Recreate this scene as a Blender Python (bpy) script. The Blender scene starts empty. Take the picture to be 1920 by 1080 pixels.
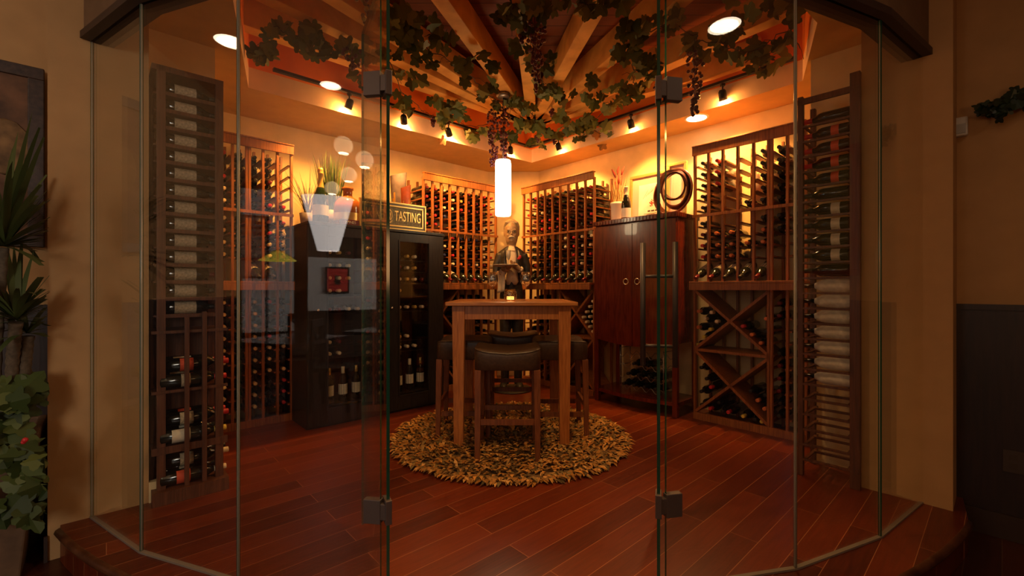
import bpy, bmesh, math, random
from mathutils import Vector, Matrix, Quaternion
random.seed(7)
PI = math.pi
C = bpy.context.scene.collection

# ------------------------------------------------------------------ camera
F, H = 836.0, 1.163            # focal length in px of a 1920 px frame, eye height
cam = bpy.data.objects.new('camera', bpy.data.cameras.new('camera'))
C.objects.link(cam)
cam.location = (0, 0, H); cam.rotation_euler = (PI/2, 0, 0)
cam.data.sensor_width = 36.0; cam.data.lens = F/1920*36
cam.data.clip_start = 0.02; cam.data.clip_end = 60
bpy.context.scene.camera = cam

# ------------------------------------------------------------------ world, exposure
w = bpy.data.worlds.new('world'); bpy.context.scene.world = w; w.use_nodes = True
w.node_tree.nodes['Background'].inputs[0].default_value = (1.0, .62, .35, 1)
w.node_tree.nodes['Background'].inputs[1].default_value = 0.012
vs = bpy.context.scene.view_settings
bpy.context.scene.display_settings.display_device = 'sRGB'
vs.view_transform = 'Standard'; vs.look = 'None'; vs.gamma = 1.0; vs.use_curve_mapping = False
vs.exposure = 0.0

WARM = (1.0, .45, .10)
SPOTS = []   # (location, target, watts, cone deg, blend, colour, radius) -> made by their lamps

def light(kind, name, loc, energy, color, parent=None, target=None, cone=60, blend=.6, radius=.03, size=None):
    d = bpy.data.lights.new(name, kind); d.energy = energy; d.color = color
    if kind == 'SPOT': d.spot_size = math.radians(cone); d.spot_blend = blend; d.shadow_soft_size = radius
    if kind == 'POINT': d.shadow_soft_size = radius
    if kind == 'AREA': d.shape = 'RECTANGLE'; d.size, d.size_y = size
    o = bpy.data.objects.new(name, d); C.objects.link(o)
    if target is not None:
        o.rotation_euler = (Vector(target)-Vector(loc)).to_track_quat('-Z', 'Y').to_euler()
    if parent: o.parent = parent; o.location = Vector(loc)-parent.location
    else: o.location = loc
    return o

# lamp added inside the dining room as window daylight, brightening the mirrored partitions
light('AREA', 'window_daylight', (-.6, -3.6, 2.0), 130, (1.0, .93, .84), target=(-5.6, -3.0, 1.3), size=(2.4, 1.4))

# ------------------------------------------------------------------ frames of the two walls
EU = {'L': Vector((.7397, .6729, 0)), 'R': Vector((.6727, -.7399, 0))}
EV = {'L': Vector((-.6729, .7397, 0)), 'R': Vector((.7399, .6727, 0))}
ANG = {'L': math.atan2(.6729, .7397), 'R': math.atan2(-.7399, .6727)}
def P(fr, u, v, z=0.0):
    q = EU[fr]*u + EV[fr]*v; return Vector((q.x, q.y, z))
def at(px, py, Y): return Vector(((px-960)/F*Y, Y, H+(540-py)/F*Y))
def atz(px, py, z):
    Y = (z-H)*F/(540-py); return Vector(((px-960)/F*Y, Y, z))
def on(fr, px, py, v):          # point of the plane v=const seen at a pixel -> (u, z)
    r = Vector(((px-960)/F, 1, 0)); Y = v/(r.x*EV[fr].x+r.y*EV[fr].y)
    q = r*Y; return q.dot(EU[fr]), H+(540-py)/F*Y

# ------------------------------------------------------------------ materials
def newmat(name):
    m = bpy.data.materials.new(name); m.use_nodes = True
    nt = m.node_tree; b = nt.nodes['Principled BSDF']; return m, nt, b
def plain(name, col, rough=.5, metal=0.0, noise=0.0, nscale=20, bump=0.0, spec=.5, coat=0.0):
    m, nt, b = newmat(name)
    b.inputs['Roughness'].default_value = rough; b.inputs['Metallic'].default_value = metal
    b.inputs['Base Color'].default_value = (*col, 1); b.inputs['Specular IOR Level'].default_value = spec
    b.inputs['Coat Weight'].default_value = coat
    if noise or bump:
        tc = nt.nodes.new('ShaderNodeTexCoord'); n = nt.nodes.new('ShaderNodeTexNoise')
        n.inputs['Scale'].default_value = nscale; n.inputs['Detail'].default_value = 5
        nt.links.new(tc.outputs['Object'], n.inputs['Vector'])
        if noise:
            r = nt.nodes.new('ShaderNodeValToRGB')
            r.color_ramp.elements[0].position = .3; r.color_ramp.elements[1].position = .7
            r.color_ramp.elements[0].color = (*[c*(1-noise) for c in col], 1)
            r.color_ramp.elements[1].color = (*[min(1, c*(1+noise*.6)) for c in col], 1)
            nt.links.new(n.outputs['Fac'], r.inputs[0]); nt.links.new(r.outputs[0], b.inputs['Base Color'])
        if bump:
            bp = nt.nodes.new('ShaderNodeBump'); bp.inputs['Strength'].default_value = bump
            bp.inputs['Distance'].default_value = .01
            nt.links.new(n.outputs['Fac'], bp.inputs['Height']); nt.links.new(bp.outputs[0], b.inputs['Normal'])
    return m
def wood(name, c1, c2, scale=(30, 30, 2.5), rough=.45, rot=0.0, spec=.5, coat=0.0):
    m, nt, b = newmat(name)
    tc = nt.nodes.new('ShaderNodeTexCoord'); mp = nt.nodes.new('ShaderNodeMapping')
    mp.inputs['Scale'].default_value = scale; mp.inputs['Rotation'].default_value = (0, 0, rot)
    mp.vector_type = 'POINT'
    n = nt.nodes.new('ShaderNodeTexNoise'); n.inputs['Scale'].default_value = 1.6
    n.inputs['Detail'].default_value = 6; n.inputs['Distortion'].default_value = .6
    r = nt.nodes.new('ShaderNodeValToRGB'); r.color_ramp.elements[0].position = .32; r.color_ramp.elements[1].position = .68
    r.color_ramp.elements[0].color = (*c1, 1); r.color_ramp.elements[1].color = (*c2, 1)
    nt.links.new(tc.outputs['Object'], mp.inputs[0]); nt.links.new(mp.outputs[0], n.inputs['Vector'])
    nt.links.new(n.outputs['Fac'], r.inputs[0]); nt.links.new(r.outputs[0], b.inputs['Base Color'])
    bp = nt.nodes.new('ShaderNodeBump'); bp.inputs['Strength'].default_value = .15; bp.inputs['Distance'].default_value = .004
    nt.links.new(n.outputs['Fac'], bp.inputs['Height']); nt.links.new(bp.outputs[0], b.inputs['Normal'])
    b.inputs['Roughness'].default_value = rough; b.inputs['Specular IOR Level'].default_value = spec
    b.inputs['Coat Weight'].default_value = coat
    return m
def planks(name, cols, mortar, pw, pl, rot, rough=.3, msize=.0015, spec=.5):
    m, nt, b = newmat(name)
    tc = nt.nodes.new('ShaderNodeTexCoord'); mp = nt.nodes.new('ShaderNodeMapping')
    mp.vector_type = 'TEXTURE'; mp.inputs['Rotation'].default_value = (0, 0, rot)
    nt.links.new(tc.outputs['Object'], mp.inputs[0])
    br = nt.nodes.new('ShaderNodeTexBrick'); br.offset = .37; br.offset_frequency = 2
    br.inputs['Scale'].default_value = 1.0; br.inputs['Brick Width'].default_value = pl
    br.inputs['Row Height'].default_value = pw; br.inputs['Mortar Size'].default_value = msize
    br.inputs['Mortar Smooth'].default_value = .3; br.inputs['Bias'].default_value = 0
    br.inputs['Color1'].default_value = (0, 0, 0, 1); br.inputs['Color2'].default_value = (1, 1, 1, 1)
    br.inputs['Mortar'].default_value = (.5, .5, .5, 1)
    nt.links.new(mp.outputs[0], br.inputs['Vector'])
    mp2 = nt.nodes.new('ShaderNodeMapping'); mp2.inputs['Scale'].default_value = (3, 45, 1)
    nt.links.new(mp.outputs[0], mp2.inputs[0])
    n = nt.nodes.new('ShaderNodeTexNoise'); n.inputs['Scale'].default_value = 1.5; n.inputs['Detail'].default_value = 6
    n.inputs['Distortion'].default_value = 1.0
    nt.links.new(mp2.outputs[0], n.inputs['Vector'])
    mix = nt.nodes.new('ShaderNodeMath'); mix.operation = 'MULTIPLY_ADD'
    nt.links.new(br.outputs['Color'], mix.inputs[0]); mix.inputs[1].default_value = .45
    sub = nt.nodes.new('ShaderNodeMath'); sub.operation = 'MULTIPLY'; sub.inputs[1].default_value = .6
    nt.links.new(n.outputs['Fac'], sub.inputs[0]); nt.links.new(sub.outputs[0], mix.inputs[2])
    r = nt.nodes.new('ShaderNodeValToRGB')
    r.color_ramp.elements[0].position = .1; r.color_ramp.elements[1].position = .8
    r.color_ramp.elements[0].color = (*cols[0], 1); r.color_ramp.elements[1].color = (*cols[1], 1)
    nt.links.new(mix.outputs[0], r.inputs[0])
    mx = nt.nodes.new('ShaderNodeMix'); mx.data_type = 'RGBA'
    nt.links.new(br.outputs['Fac'], mx.inputs[0]); nt.links.new(r.outputs[0], mx.inputs[6])
    mx.inputs[7].default_value = (*mortar, 1)
    nt.links.new(mx.outputs[2], b.inputs['Base Color'])
    bp = nt.nodes.new('ShaderNodeBump'); bp.inputs['Strength'].default_value = .12; bp.inputs['Distance'].default_value = .003
    nt.links.new(n.outputs['Fac'], bp.inputs['Height']); nt.links.new(bp.outputs[0], b.inputs['Normal'])
    b.inputs['Roughness'].default_value = rough; b.inputs['Specular IOR Level'].default_value = spec
    return m
def emis(name, col, s):
    m, nt, b = newmat(name)
    b.inputs['Base Color'].default_value = (*col, 1)
    b.inputs['Emission Color'].default_value = (*col, 1); b.inputs['Emission Strength'].default_value = s
    return m
def glassmat(name, tint=(.97, .985, .975), r0=.045, rough=0.0):
    m = bpy.data.materials.new(name); m.use_nodes = True; nt = m.node_tree; nt.nodes.clear()
    out = nt.nodes.new('ShaderNodeOutputMaterial'); tr = nt.nodes.new('ShaderNodeBsdfTransparent')
    tr.inputs[0].default_value = (*tint, 1); gl = nt.nodes.new('ShaderNodeBsdfGlossy')
    gl.inputs['Roughness'].default_value = rough; gl.inputs[0].default_value = (1, 1, 1, 1)
    lw = nt.nodes.new('ShaderNodeLayerWeight'); lw.inputs[0].default_value = .5
    pw = nt.nodes.new('ShaderNodeMath'); pw.operation = 'POWER'; pw.inputs[1].default_value = 5
    ma = nt.nodes.new('ShaderNodeMath'); ma.operation = 'MULTIPLY_ADD'; ma.inputs[1].default_value = 1-r0; ma.inputs[2].default_value = r0
    mx = nt.nodes.new('ShaderNodeMixShader')
    nt.links.new(lw.outputs['Facing'], pw.inputs[0]); nt.links.new(pw.outputs[0], ma.inputs[0])
    nt.links.new(ma.outputs[0], mx.inputs[0]); nt.links.new(tr.outputs[0], mx.inputs[1]); nt.links.new(gl.outputs[0], mx.inputs[2])
    nt.links.new(mx.outputs[0], out.inputs[0]); return m
def island_mat(name, stops, rough=.7, spec=.3, trans=0.0):
    m, nt, b = newmat(name)
    g = nt.nodes.new('ShaderNodeNewGeometry'); r = nt.nodes.new('ShaderNodeValToRGB')
    r.color_ramp.interpolation = 'LINEAR'
    while len(r.color_ramp.elements) < len(stops): r.color_ramp.elements.new(.5)
    for i, c in enumerate(stops):
        r.color_ramp.elements[i].position = i/(len(stops)-1); r.color_ramp.elements[i].color = (*c, 1)
    nt.links.new(g.outputs['Random Per Island'], r.inputs[0]); nt.links.new(r.outputs[0], b.inputs['Base Color'])
    b.inputs['Roughness'].default_value = rough; b.inputs['Specular IOR Level'].default_value = spec
    return m

M = {}
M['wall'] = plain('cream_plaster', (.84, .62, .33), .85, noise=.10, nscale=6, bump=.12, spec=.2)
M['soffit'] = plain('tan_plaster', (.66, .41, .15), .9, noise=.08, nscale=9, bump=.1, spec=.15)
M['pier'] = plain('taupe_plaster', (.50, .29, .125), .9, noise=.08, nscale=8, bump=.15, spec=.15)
M['header'] = plain('brown_plaster', (.20, .115, .06), .9, noise=.1, nscale=8, spec=.1)
M['faux'] = plain('orange_faux_finish', (.98, .22, .03), .8, noise=.30, nscale=1.6, spec=.2)
M['traylow'] = plain('peach_plaster', (.85, .55, .34), .85, noise=.1, nscale=6, spec=.2)
M['floor'] = planks('mahogany_planks', ((.050, .0075, .0025), (.20, .033, .008)), (.40, .15, .06), .125, 1.35, ANG['L'], .30)
M['outfloor'] = planks('dark_planks', ((.035, .008, .004), (.09, .02, .008)), (.12, .06, .03), .125, 1.3, ANG['L'], .35)
M['deck'] = planks('ceiling_boards', ((.16, .04, .013), (.34, .095, .028)), (.03, .008, .003), .14, 2.4, 0.0, .7, .003)
M['beam'] = wood('beam_fir', (.62, .29, .055), (.92, .48, .11), (3, 3, 3), .65)
M['rack'] = wood('redwood_rack', (.19, .055, .013), (.43, .145, .038), (60, 60, 3), .42)
M['rackdark'] = wood('dark_redwood', (.075, .026, .012), (.16, .055, .024), (60, 60, 3), .45)
M['table'] = wood('oak_table', (.32, .10, .025), (.54, .20, .05), (45, 45, 4), .36, coat=.1)
M['tabletop'] = wood('oak_tabletop', (.36, .13, .03), (.6, .24, .06), (4, 45, 45), .32, coat=.1)
M['stoolleg'] = wood('walnut_legs', (.13, .038, .012), (.24, .075, .023), (60, 60, 5), .4)
M['leather'] = plain('brown_leather', (.060, .033, .019), .42, noise=.3, nscale=60, bump=.12)
M['black'] = wood('black_stained_oak', (.008, .006, .005), (.030, .023, .017), (90, 90, 5), .42)
M['mahog'] = wood('mahogany', (.085, .010, .004), (.17, .024, .008), (26, 26, 3), .26, coat=.35)
M['darktrim'] = plain('dark_trim', (.035, .016, .010), .5)
M['wains'] = wood('dark_wainscot', (.012, .004, .003), (.028, .010, .006), (30, 30, 3), .45)
M['metal'] = plain('brushed_nickel', (.36, .31, .28), .38, metal=.85)
M['bronze'] = plain('dark_hinge_metal', (.17, .14, .13), .45, metal=.6)
M['handlemetal'] = plain('dark_bar_metal', (.075, .06, .055), .45, metal=.5)
M['blackmetal'] = plain('black_metal', (.015, .013, .012), .45, metal=.3)
M['brass'] = plain('pale_brass_ring', (.85, .70, .45), .25, metal=.9)
M['glass'] = glassmat('pane_glass')
M['drink'] = glassmat('clear_glass', (.94, .94, .92), .16, .04)
M['gedge'] = plain('green_glass_edge', (.012, .075, .045), .12, spec=.8)
M['silicone'] = plain('silicone_joint', (.50, .44, .34), .22, spec=.7)
M['sill'] = plain('dull_channel', (.22, .18, .14), .4)
M['bottle'] = plain('dark_bottle_glass', (.010, .011, .007), .10, spec=.7)
M['bottlegreen'] = plain('green_bottle_glass', (.012, .028, .010), .10, spec=.7)
CAP = {}
for k, c in dict(red=(.62, .025, .03), maroon=(.16, .012, .018), cream=(.86, .68, .42), black=(.015, .013, .012),
                 gold=(.72, .42, .09), orange=(.72, .20, .06), navy=(.03, .035, .10), yellow=(.75, .55, .08), green=(.05, .10, .04)).items():
    CAP[k] = plain('capsule_'+k, c, .35, metal=.25 if k in ('gold', 'maroon') else 0)
M['label'] = plain('paper_label', (.78, .68, .50), .7, noise=.12, nscale=60)
M['labeldim'] = plain('aged_label', (.56, .43, .27), .7, noise=.4, nscale=90)  # paper label in a darker tone, for the tall left rack
M['labelred'] = plain('red_label', (.75, .10, .04), .6)
M['wrap'] = plain('tissue_wrap', (.78, .70, .58), .8, noise=.25, nscale=30, bump=.6)
M['ink'] = plain('printed_ink', (.05, .03, .02), .7)
M['leaf'] = island_mat('vine_leaves', [(.06, .085, .02), (.10, .125, .03), (.16, .17, .04), (.05, .07, .02), (.22, .20, .05), (.09, .12, .03)], .55)
M['leafred'] = island_mat('autumn_leaves', [(.30, .13, .03), (.18, .14, .03), (.32, .10, .03)], .6)
M['grape'] = island_mat('purple_grapes', [(.10, .012, .022), (.06, .010, .030), (.15, .03, .03), (.12, .02, .02)], .3, .5)
M['grapegreen'] = island_mat('green_grapes', [(.35, .33, .10), (.18, .06, .05), (.42, .36, .14)], .3, .5)
M['twig'] = plain('vine_twig', (.06, .035, .015), .8)
M['shag'] = island_mat('shag_flakes', [(.26, .11, .02), (.46, .20, .035), (.12, .08, .03), (.66, .29, .05), (.24, .17, .06), (.08, .05, .02), (.74, .40, .12), (.36, .13, .02)], .8)
M['rugbase'] = plain('rug_base', (.16, .09, .03), .9)
M['blade'] = island_mat('grass_blades', [(.07, .14, .02), (.14, .20, .035), (.04, .09, .015), (.24, .22, .05)], .6)
M['palm'] = island_mat('palm_blades', [(.04, .06, .015), (.09, .11, .03), (.05, .07, .018)], .5)
M['ivy'] = island_mat('ivy_leaves', [(.02, .035, .008), (.05, .075, .015), (.11, .13, .03), (.03, .05, .012)], .55)
M['straw'] = island_mat('dried_stalks', [(.70, .52, .24), (.55, .36, .14), (.80, .62, .32)], .8)
M['cattail'] = plain('red_seed_heads', (.36, .05, .03), .8)
M['white'] = plain('white_ceramic', (.86, .80, .68), .35)
M['gold'] = plain('gold_frame', (.72, .48, .15), .38, metal=.7)
M['silverframe'] = plain('dark_frame_band', (.12, .09, .06), .4, metal=.4)
M['mat'] = plain('rose_mat', (.66, .42, .36), .8)
M['print'] = plain('print_paper', (.88, .80, .70), .8, noise=.18, nscale=9)
M['orangeframe'] = plain('orange_frame', (.45, .10, .03), .5)
M['olive'] = plain('olive_canvas', (.42, .34, .10), .8, noise=.4, nscale=5)
M['printred'] = plain('bright_red_print', (.85, .05, .04), .6)
M['sculpt'] = plain('bronze_rings', (.13, .035, .018), .3, metal=.3)
M['amber'] = plain('amber_glass', (.42, .12, .02), .12, spec=.7)
M['plan1'] = plain('grey_patina', (.32, .24, .20), .55, noise=.5, nscale=9)
M['plan2'] = plain('orange_patina', (.80, .16, .04), .5, noise=.3, nscale=9)
M['planY'] = plain('ochre_patina', (.85, .42, .05), .5, noise=.3, nscale=12)
M['jacket'] = plain('statue_black', (.032, .026, .020), .42, noise=.4, nscale=30, bump=.3)
M['skin'] = plain('statue_skin', (.42, .25, .12), .5, noise=.25, nscale=40)
M['shirt'] = plain('statue_shirt', (.72, .58, .40), .6, noise=.15, nscale=30)
M['rose'] = plain('red_rose', (.65, .02, .03), .6)
M['plastic'] = plain('white_plastic', (.62, .60, .56), .5)
M['canvas'] = plain('dark_painting', (.16, .07, .03), .7, noise=.8, nscale=7)
M['shade'] = emis('pendant_glow', (1.0, .74, .42), 14.0)
M['bulb'] = emis('lamp_glow', (1.0, .80, .55), 55.0)
M['bulbcan'] = emis('downlight_glow', (1.0, .80, .56), 20.0)
M['candle'] = emis('candle_glow', (1.0, .62, .25), 3.0)
M['lcd'] = plain('outlet_brown', (.05, .03, .02), .5)

# ------------------------------------------------------------------ mesh builder
def clip_plant(m):
    bad = [v for v in m.bm.verts if v.co.y > .215 or (v.co.x > .255 and v.co.y > -.10) or v.co.x > .30]
    bmesh.ops.delete(m.bm, geom=bad, context='VERTS')
class MB:
    def __init__(s): s.bm = bmesh.new(); s.mi = 0
    def poly(s, pts, faces):
        vs = [s.bm.verts.new(p) for p in pts]
        for f in faces:
            try: fc = s.bm.faces.new([vs[i] for i in f]); fc.material_index = s.mi
            except ValueError: pass
        return s
    def box(s, x0, x1, y0, y1, z0, z1):
        return s.poly([(x0,y0,z0),(x1,y0,z0),(x1,y1,z0),(x0,y1,z0),(x0,y0,z1),(x1,y0,z1),(x1,y1,z1),(x0,y1,z1)],
                      [(0,3,2,1),(4,5,6,7),(0,1,5,4),(1,2,6,5),(2,3,7,6),(3,0,4,7)])
    def prism(s, poly, z0, z1):
        n = len(poly); pts = [(p[0], p[1], z0) for p in poly]+[(p[0], p[1], z1) for p in poly]
        return s.poly(pts, [tuple(range(n-1, -1, -1)), tuple(range(n, 2*n))]+[(i, (i+1) % n, n+(i+1) % n, n+i) for i in range(n)])
    def bar(s, a, b, w, h, up=(0, 0, 1)):
        a, b = Vector(a), Vector(b); d = (b-a).normalized(); up = Vector(up)
        if abs(d.dot(up)) > .99: up = Vector((0, 1, 0))
        x = d.cross(up).normalized(); y = x.cross(d).normalized()
        pts = []
        for q in (a, b):
            for sx, sy in ((-1,-1),(1,-1),(1,1),(-1,1)): pts.append(q+x*sx*w/2+y*sy*h/2)
        return s.poly(pts, [(0,1,2,3),(7,6,5,4),(0,4,5,1),(1,5,6,2),(2,6,7,3),(3,7,4,0)])
    def tube(s, pts, r, seg=8, cap=True):
        pts = [Vector(p) for p in pts]; n = len(pts)
        rs = r if isinstance(r, (list, tuple)) else [r]*n
        rings = []; prev = None
        for i, p in enumerate(pts):
            d = (pts[min(i+1, n-1)]-pts[max(i-1, 0)]).normalized()
            if prev is None:
                x = d.cross(Vector((0, 0, 1)));
                if x.length < .05: x = d.cross(Vector((0, 1, 0)))
            else: x = prev-d*prev.dot(d)
            x.normalize(); prev = x; y = d.cross(x)
            rings.append([s.bm.verts.new(p+(x*math.cos(t)+y*math.sin(t))*rs[i]) for t in [2*PI*k/seg for k in range(seg)]])
        for a, b in zip(rings, rings[1:]):
            for k in range(seg):
                f = s.bm.faces.new((a[k], a[(k+1) % seg], b[(k+1) % seg], b[k])); f.material_index = s.mi; f.smooth = True
        if cap:
            for rg in (rings[0][::-1], rings[-1]):
                f = s.bm.faces.new(rg); f.material_index = s.mi
        return s
    def lathe(s, prof, seg=16, o=(0, 0, 0), mats=None, q=None, sx=1.0, sy=1.0):
        o = Vector(o); rings = []
        for r, z in prof:
            ring = []
            for k in range(seg if r > 1e-6 else 1):
                t = 2*PI*k/seg; v = Vector((r*math.cos(t)*sx, r*math.sin(t)*sy, z))
                if q: v = q @ v
                ring.append(s.bm.verts.new(v+o))
            rings.append(ring)
        for i, (a, b) in enumerate(zip(rings, rings[1:])):
            mi = mats[i] if mats else s.mi
            for k in range(seg):
                if len(a) == 1 and len(b) == 1: break
                if len(a) == 1: vv = (a[0], b[(k+1) % seg], b[k])
                elif len(b) == 1: vv = (a[k], a[(k+1) % seg], b[0])
                else: vv = (a[k], a[(k+1) % seg], b[(k+1) % seg], b[k])
                f = s.bm.faces.new(vv); f.material_index = mi; f.smooth = True
        return s
    def loft(s, rings, seg=20):       # rings: (cx, cy, cz, rx, ry)
        rr = [[s.bm.verts.new((c[0]+c[3]*math.cos(2*PI*k/seg), c[1]+c[4]*math.sin(2*PI*k/seg), c[2])) for k in range(seg)] for c in rings]
        for a, b in zip(rr, rr[1:]):
            for k in range(seg):
                f = s.bm.faces.new((a[k], a[(k+1) % seg], b[(k+1) % seg], b[k])); f.material_index = s.mi; f.smooth = True
        for rg in (rr[0][::-1], rr[-1]):
            f = s.bm.faces.new(rg); f.material_index = s.mi
        return s
    def ball(s, c, r, seg=10, sc=(1, 1, 1)):
        c = Vector(c); n = max(4, seg//2)
        prof = [(r*math.sin(PI*i/n), -r*math.cos(PI*i/n)) for i in range(n+1)]
        prof[0] = (0, -r); prof[-1] = (0, r)
        rings = []
        for rr_, z in prof:
            rings.append([s.bm.verts.new(c+Vector((rr_*math.cos(2*PI*k/seg)*sc[0], rr_*math.sin(2*PI*k/seg)*sc[1], z*sc[2]))) for k in range(seg if rr_ > 1e-7 else 1)])
        for a, b in zip(rings, rings[1:]):
            for k in range(seg):
                if len(a) == 1: vv = (a[0], b[(k+1) % seg], b[k])
                elif len(b) == 1: vv = (a[k], a[(k+1) % seg], b[0])
                else: vv = (a[k], a[(k+1) % seg], b[(k+1) % seg], b[k])
                f = s.bm.faces.new(vv); f.material_index = s.mi; f.smooth = True
        return s
    def leaf(s, c, size, nrm, spin, lobes=5):
        nrm = Vector(nrm).normalized(); x = nrm.orthogonal().normalized(); y = nrm.cross(x)
        n = lobes*4; cv = s.bm.verts.new(Vector(c)); ring = []
        for k in range(n):
            t = 2*PI*k/n; ph = (k % 4)
            r = size*(.52, .44, .33, .44)[ph]*(1.0+.12*math.cos(t))
            if k == n//2: r *= .5
            a = t+spin; lift = -r*.35*abs(math.sin(t*1.0))
            ring.append(s.bm.verts.new(Vector(c)+(x*math.cos(a)+y*math.sin(a))*r+nrm*lift))
        for k in range(n):
            f = s.bm.faces.new((cv, ring[k], ring[(k+1) % n])); f.material_index = s.mi
        return s
    def blade(s, base, d, length, width, droop, seg=6):
        base = Vector(base); d = Vector(d).normalized(); side = d.cross(Vector((0, 0, 1)))
        if side.length < .05: side = Vector((1, 0, 0))
        side.normalize(); p = base.copy(); prev = None
        for i in range(seg+1):
            t = i/seg; wd = width*(1-t**2.2)*(.55+.9*min(1, t*3)) if t < .999 else width*.03
            a = s.bm.verts.new(p+side*wd/2+Vector((0, 0, wd*.12))); b = s.bm.verts.new(p-side*wd/2+Vector((0, 0, wd*.12)))
            if prev:
                f = s.bm.faces.new((prev[0], a, b, prev[1])); f.material_index = s.mi; f.smooth = True
            prev = (a, b); d = (d+Vector((0, 0, -droop/seg))).normalized(); p = p+d*length/seg
        return s
    def build(s, name, mats, parent=None, loc=None, bevel=0, smooth=False, remesh=0, solid=0, subd=0):
        me = bpy.data.meshes.new(name)
        if not isinstance(mats, (list, tuple)): mats = [mats]
        bmesh.ops.recalc_face_normals(s.bm, faces=s.bm.faces[:])
        if smooth:
            for f in s.bm.faces: f.smooth = True
        s.bm.to_mesh(me); s.bm.free()
        for m in mats: me.materials.append(m if not isinstance(m, str) else M[m])
        o = bpy.data.objects.new(name, me); C.objects.link(o)
        if parent: o.parent = parent
        if loc is not None: o.location = loc
        if remesh:
            r = o.modifiers.new('join', 'REMESH'); r.mode = 'VOXEL'; r.voxel_size = remesh; r.use_smooth_shade = True
            sm = o.modifiers.new('soft', 'SMOOTH'); sm.iterations = 2
        if solid: so = o.modifiers.new('thick', 'SOLIDIFY'); so.thickness = solid; so.offset = 0
        if bevel: b = o.modifiers.new('bevel', 'BEVEL'); b.width = bevel; b.segments = 2; b.limit_method = 'ANGLE'
        if subd: sb = o.modifiers.new('sub', 'SUBSURF'); sb.levels = subd; sb.render_levels = subd
        return o

def tag(o, label=None, cat=None, group=None, kind=None):
    if label: o['label'] = label
    if cat: o['category'] = cat
    if group: o['group'] = group
    if kind: o['kind'] = kind
    return o
def thing(name, loc, rz=0.0, label=None, cat=None, group=None):
    o = bpy.data.objects.new(name, None); C.objects.link(o); o.empty_display_size = .1
    o.location = loc; o.rotation_euler = (0, 0, rz); return tag(o, label, cat, group)
def struct(o): o['kind'] = 'structure'; return o
def text(s, size, mat, parent, loc, rot, name='lettering', ext=.001, sx=1.0):
    cu = bpy.data.curves.new(name, 'FONT'); cu.body = s; cu.size = size; cu.extrude = ext; cu.align_x = 'CENTER'; cu.align_y = 'CENTER'
    t = bpy.data.objects.new('t', cu); C.objects.link(t); bpy.context.view_layer.update()
    dg = bpy.context.evaluated_depsgraph_get(); me = bpy.data.meshes.new_from_object(t.evaluated_get(dg))
    bpy.data.objects.remove(t); o = bpy.data.objects.new(name, me); C.objects.link(o); me.materials.clear(); me.materials.append(M[mat])
    o.parent = parent; o.location = loc; o.rotation_euler = rot; o.scale = (sx, 1, 1); return o
ORD = ['zeroth', 'first', 'second', 'third', 'fourth', 'fifth', 'sixth', 'seventh', 'eighth', 'ninth', 'tenth', 'eleventh', 'twelfth',
       'thirteenth', 'fourteenth', 'fifteenth', 'sixteenth', 'seventeenth', 'eighteenth', 'nineteenth', 'twentieth', 'twenty-first', 'twenty-second', 'twenty-third', 'twenty-fourth']

# ================================================================== THE SHELL
SOF = 2.709; OC = 3.0; OF = -.16; DECK = 3.22; GT = 2.41
VL, VR = 4.60, 4.253            # inner wall planes
A_, B_ = Vector((-.319, 5.929)), Vector((.355, 5.929))
# platform floor with its curved front edge
arc = []
xa, xb = -2.190, 2.285
for i in range(49):
    x = xa+(xb-xa)*i/48; cx = .04; y = 5.44-math.sqrt(max(0, 3.97**2-(x-cx)**2)) if False else None
    t = i/48; yl, ym, yr = 2.205, 1.475, 2.335
    xx = x-.03
    y = 5.44-math.sqrt(3.96**2-xx*xx)
    arc.append((x, y + (.02 if x > 1.2 else 0)*(x-1.2)*2.2))
fl = [*arc, (2.75, 2.75), (3.5, 3.6), (3.6, 5), (.5, 8.2), (-.6, 8.2), (-4.6, 4.4), (-2.7, 2.7)]
m = MB(); m.prism(fl, OF, 0); struct(m.build('floor', 'floor'))
m = MB(); m.tube([(x, y-.004, -.018) for x, y in arc], .020, 8)
struct(m.build('trim_1', wood('nosing_wood', (.055, .016, .006), (.13, .045, .016), (9, 9, 9), .35)))
m = MB(); m.box(-8, 7, -8, 6, OF-.1, OF-.001); struct(m.build('floor', 'outfloor'))

def wallbox(name, fr, u0, u1, v0, v1, z0, z1, mat):
    m = MB(); m.box(u0, u1, v0, v1, z0, z1); o = m.build(name, mat); o.rotation_euler = (0, 0, ANG[fr]); return struct(o)
# u limits
uLa = A_.x*EU['L'].x+A_.y*EU['L'].y
uRb = B_.x*EU['R'].x+B_.y*EU['R'].y
uLj = on('L', 424, 540, 3.06)[0]; uRj = on('R', 1490, 540, 3.19)[0]
uLp0, uLp1 = on('L', 89, 540, 3.11)[0], on('L', 279, 540, 3.11)[0]
uRp0, uRp1 = on('R', 1615, 540, 3.26)[0], on('R', 1787, 540, 3.26)[0]
wallbox('wall_left', 'L', uLj-.3, uLa+.02, VL, VL+.12, 0, 3.4, 'wall')
wallbox('wall_right', 'R', uRb-.02, uRj+.3, VR, VR+.12, 0, 3.4, 'wall')
m = MB(); m.box(A_.x-.05, B_.x+.05, 5.929, 6.05, 0, 3.4); struct(m.build('wall_back', 'wall'))
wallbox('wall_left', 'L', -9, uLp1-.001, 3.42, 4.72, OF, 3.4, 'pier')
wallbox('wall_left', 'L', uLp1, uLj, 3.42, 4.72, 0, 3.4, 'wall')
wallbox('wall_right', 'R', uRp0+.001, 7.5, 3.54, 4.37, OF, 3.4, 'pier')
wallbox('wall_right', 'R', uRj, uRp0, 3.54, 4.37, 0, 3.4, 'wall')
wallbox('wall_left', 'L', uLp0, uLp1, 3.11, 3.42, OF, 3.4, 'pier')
wallbox('wall_right', 'R', uRp0, uRp1, 3.26, 3.54, OF, 3.4, 'pier')
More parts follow.
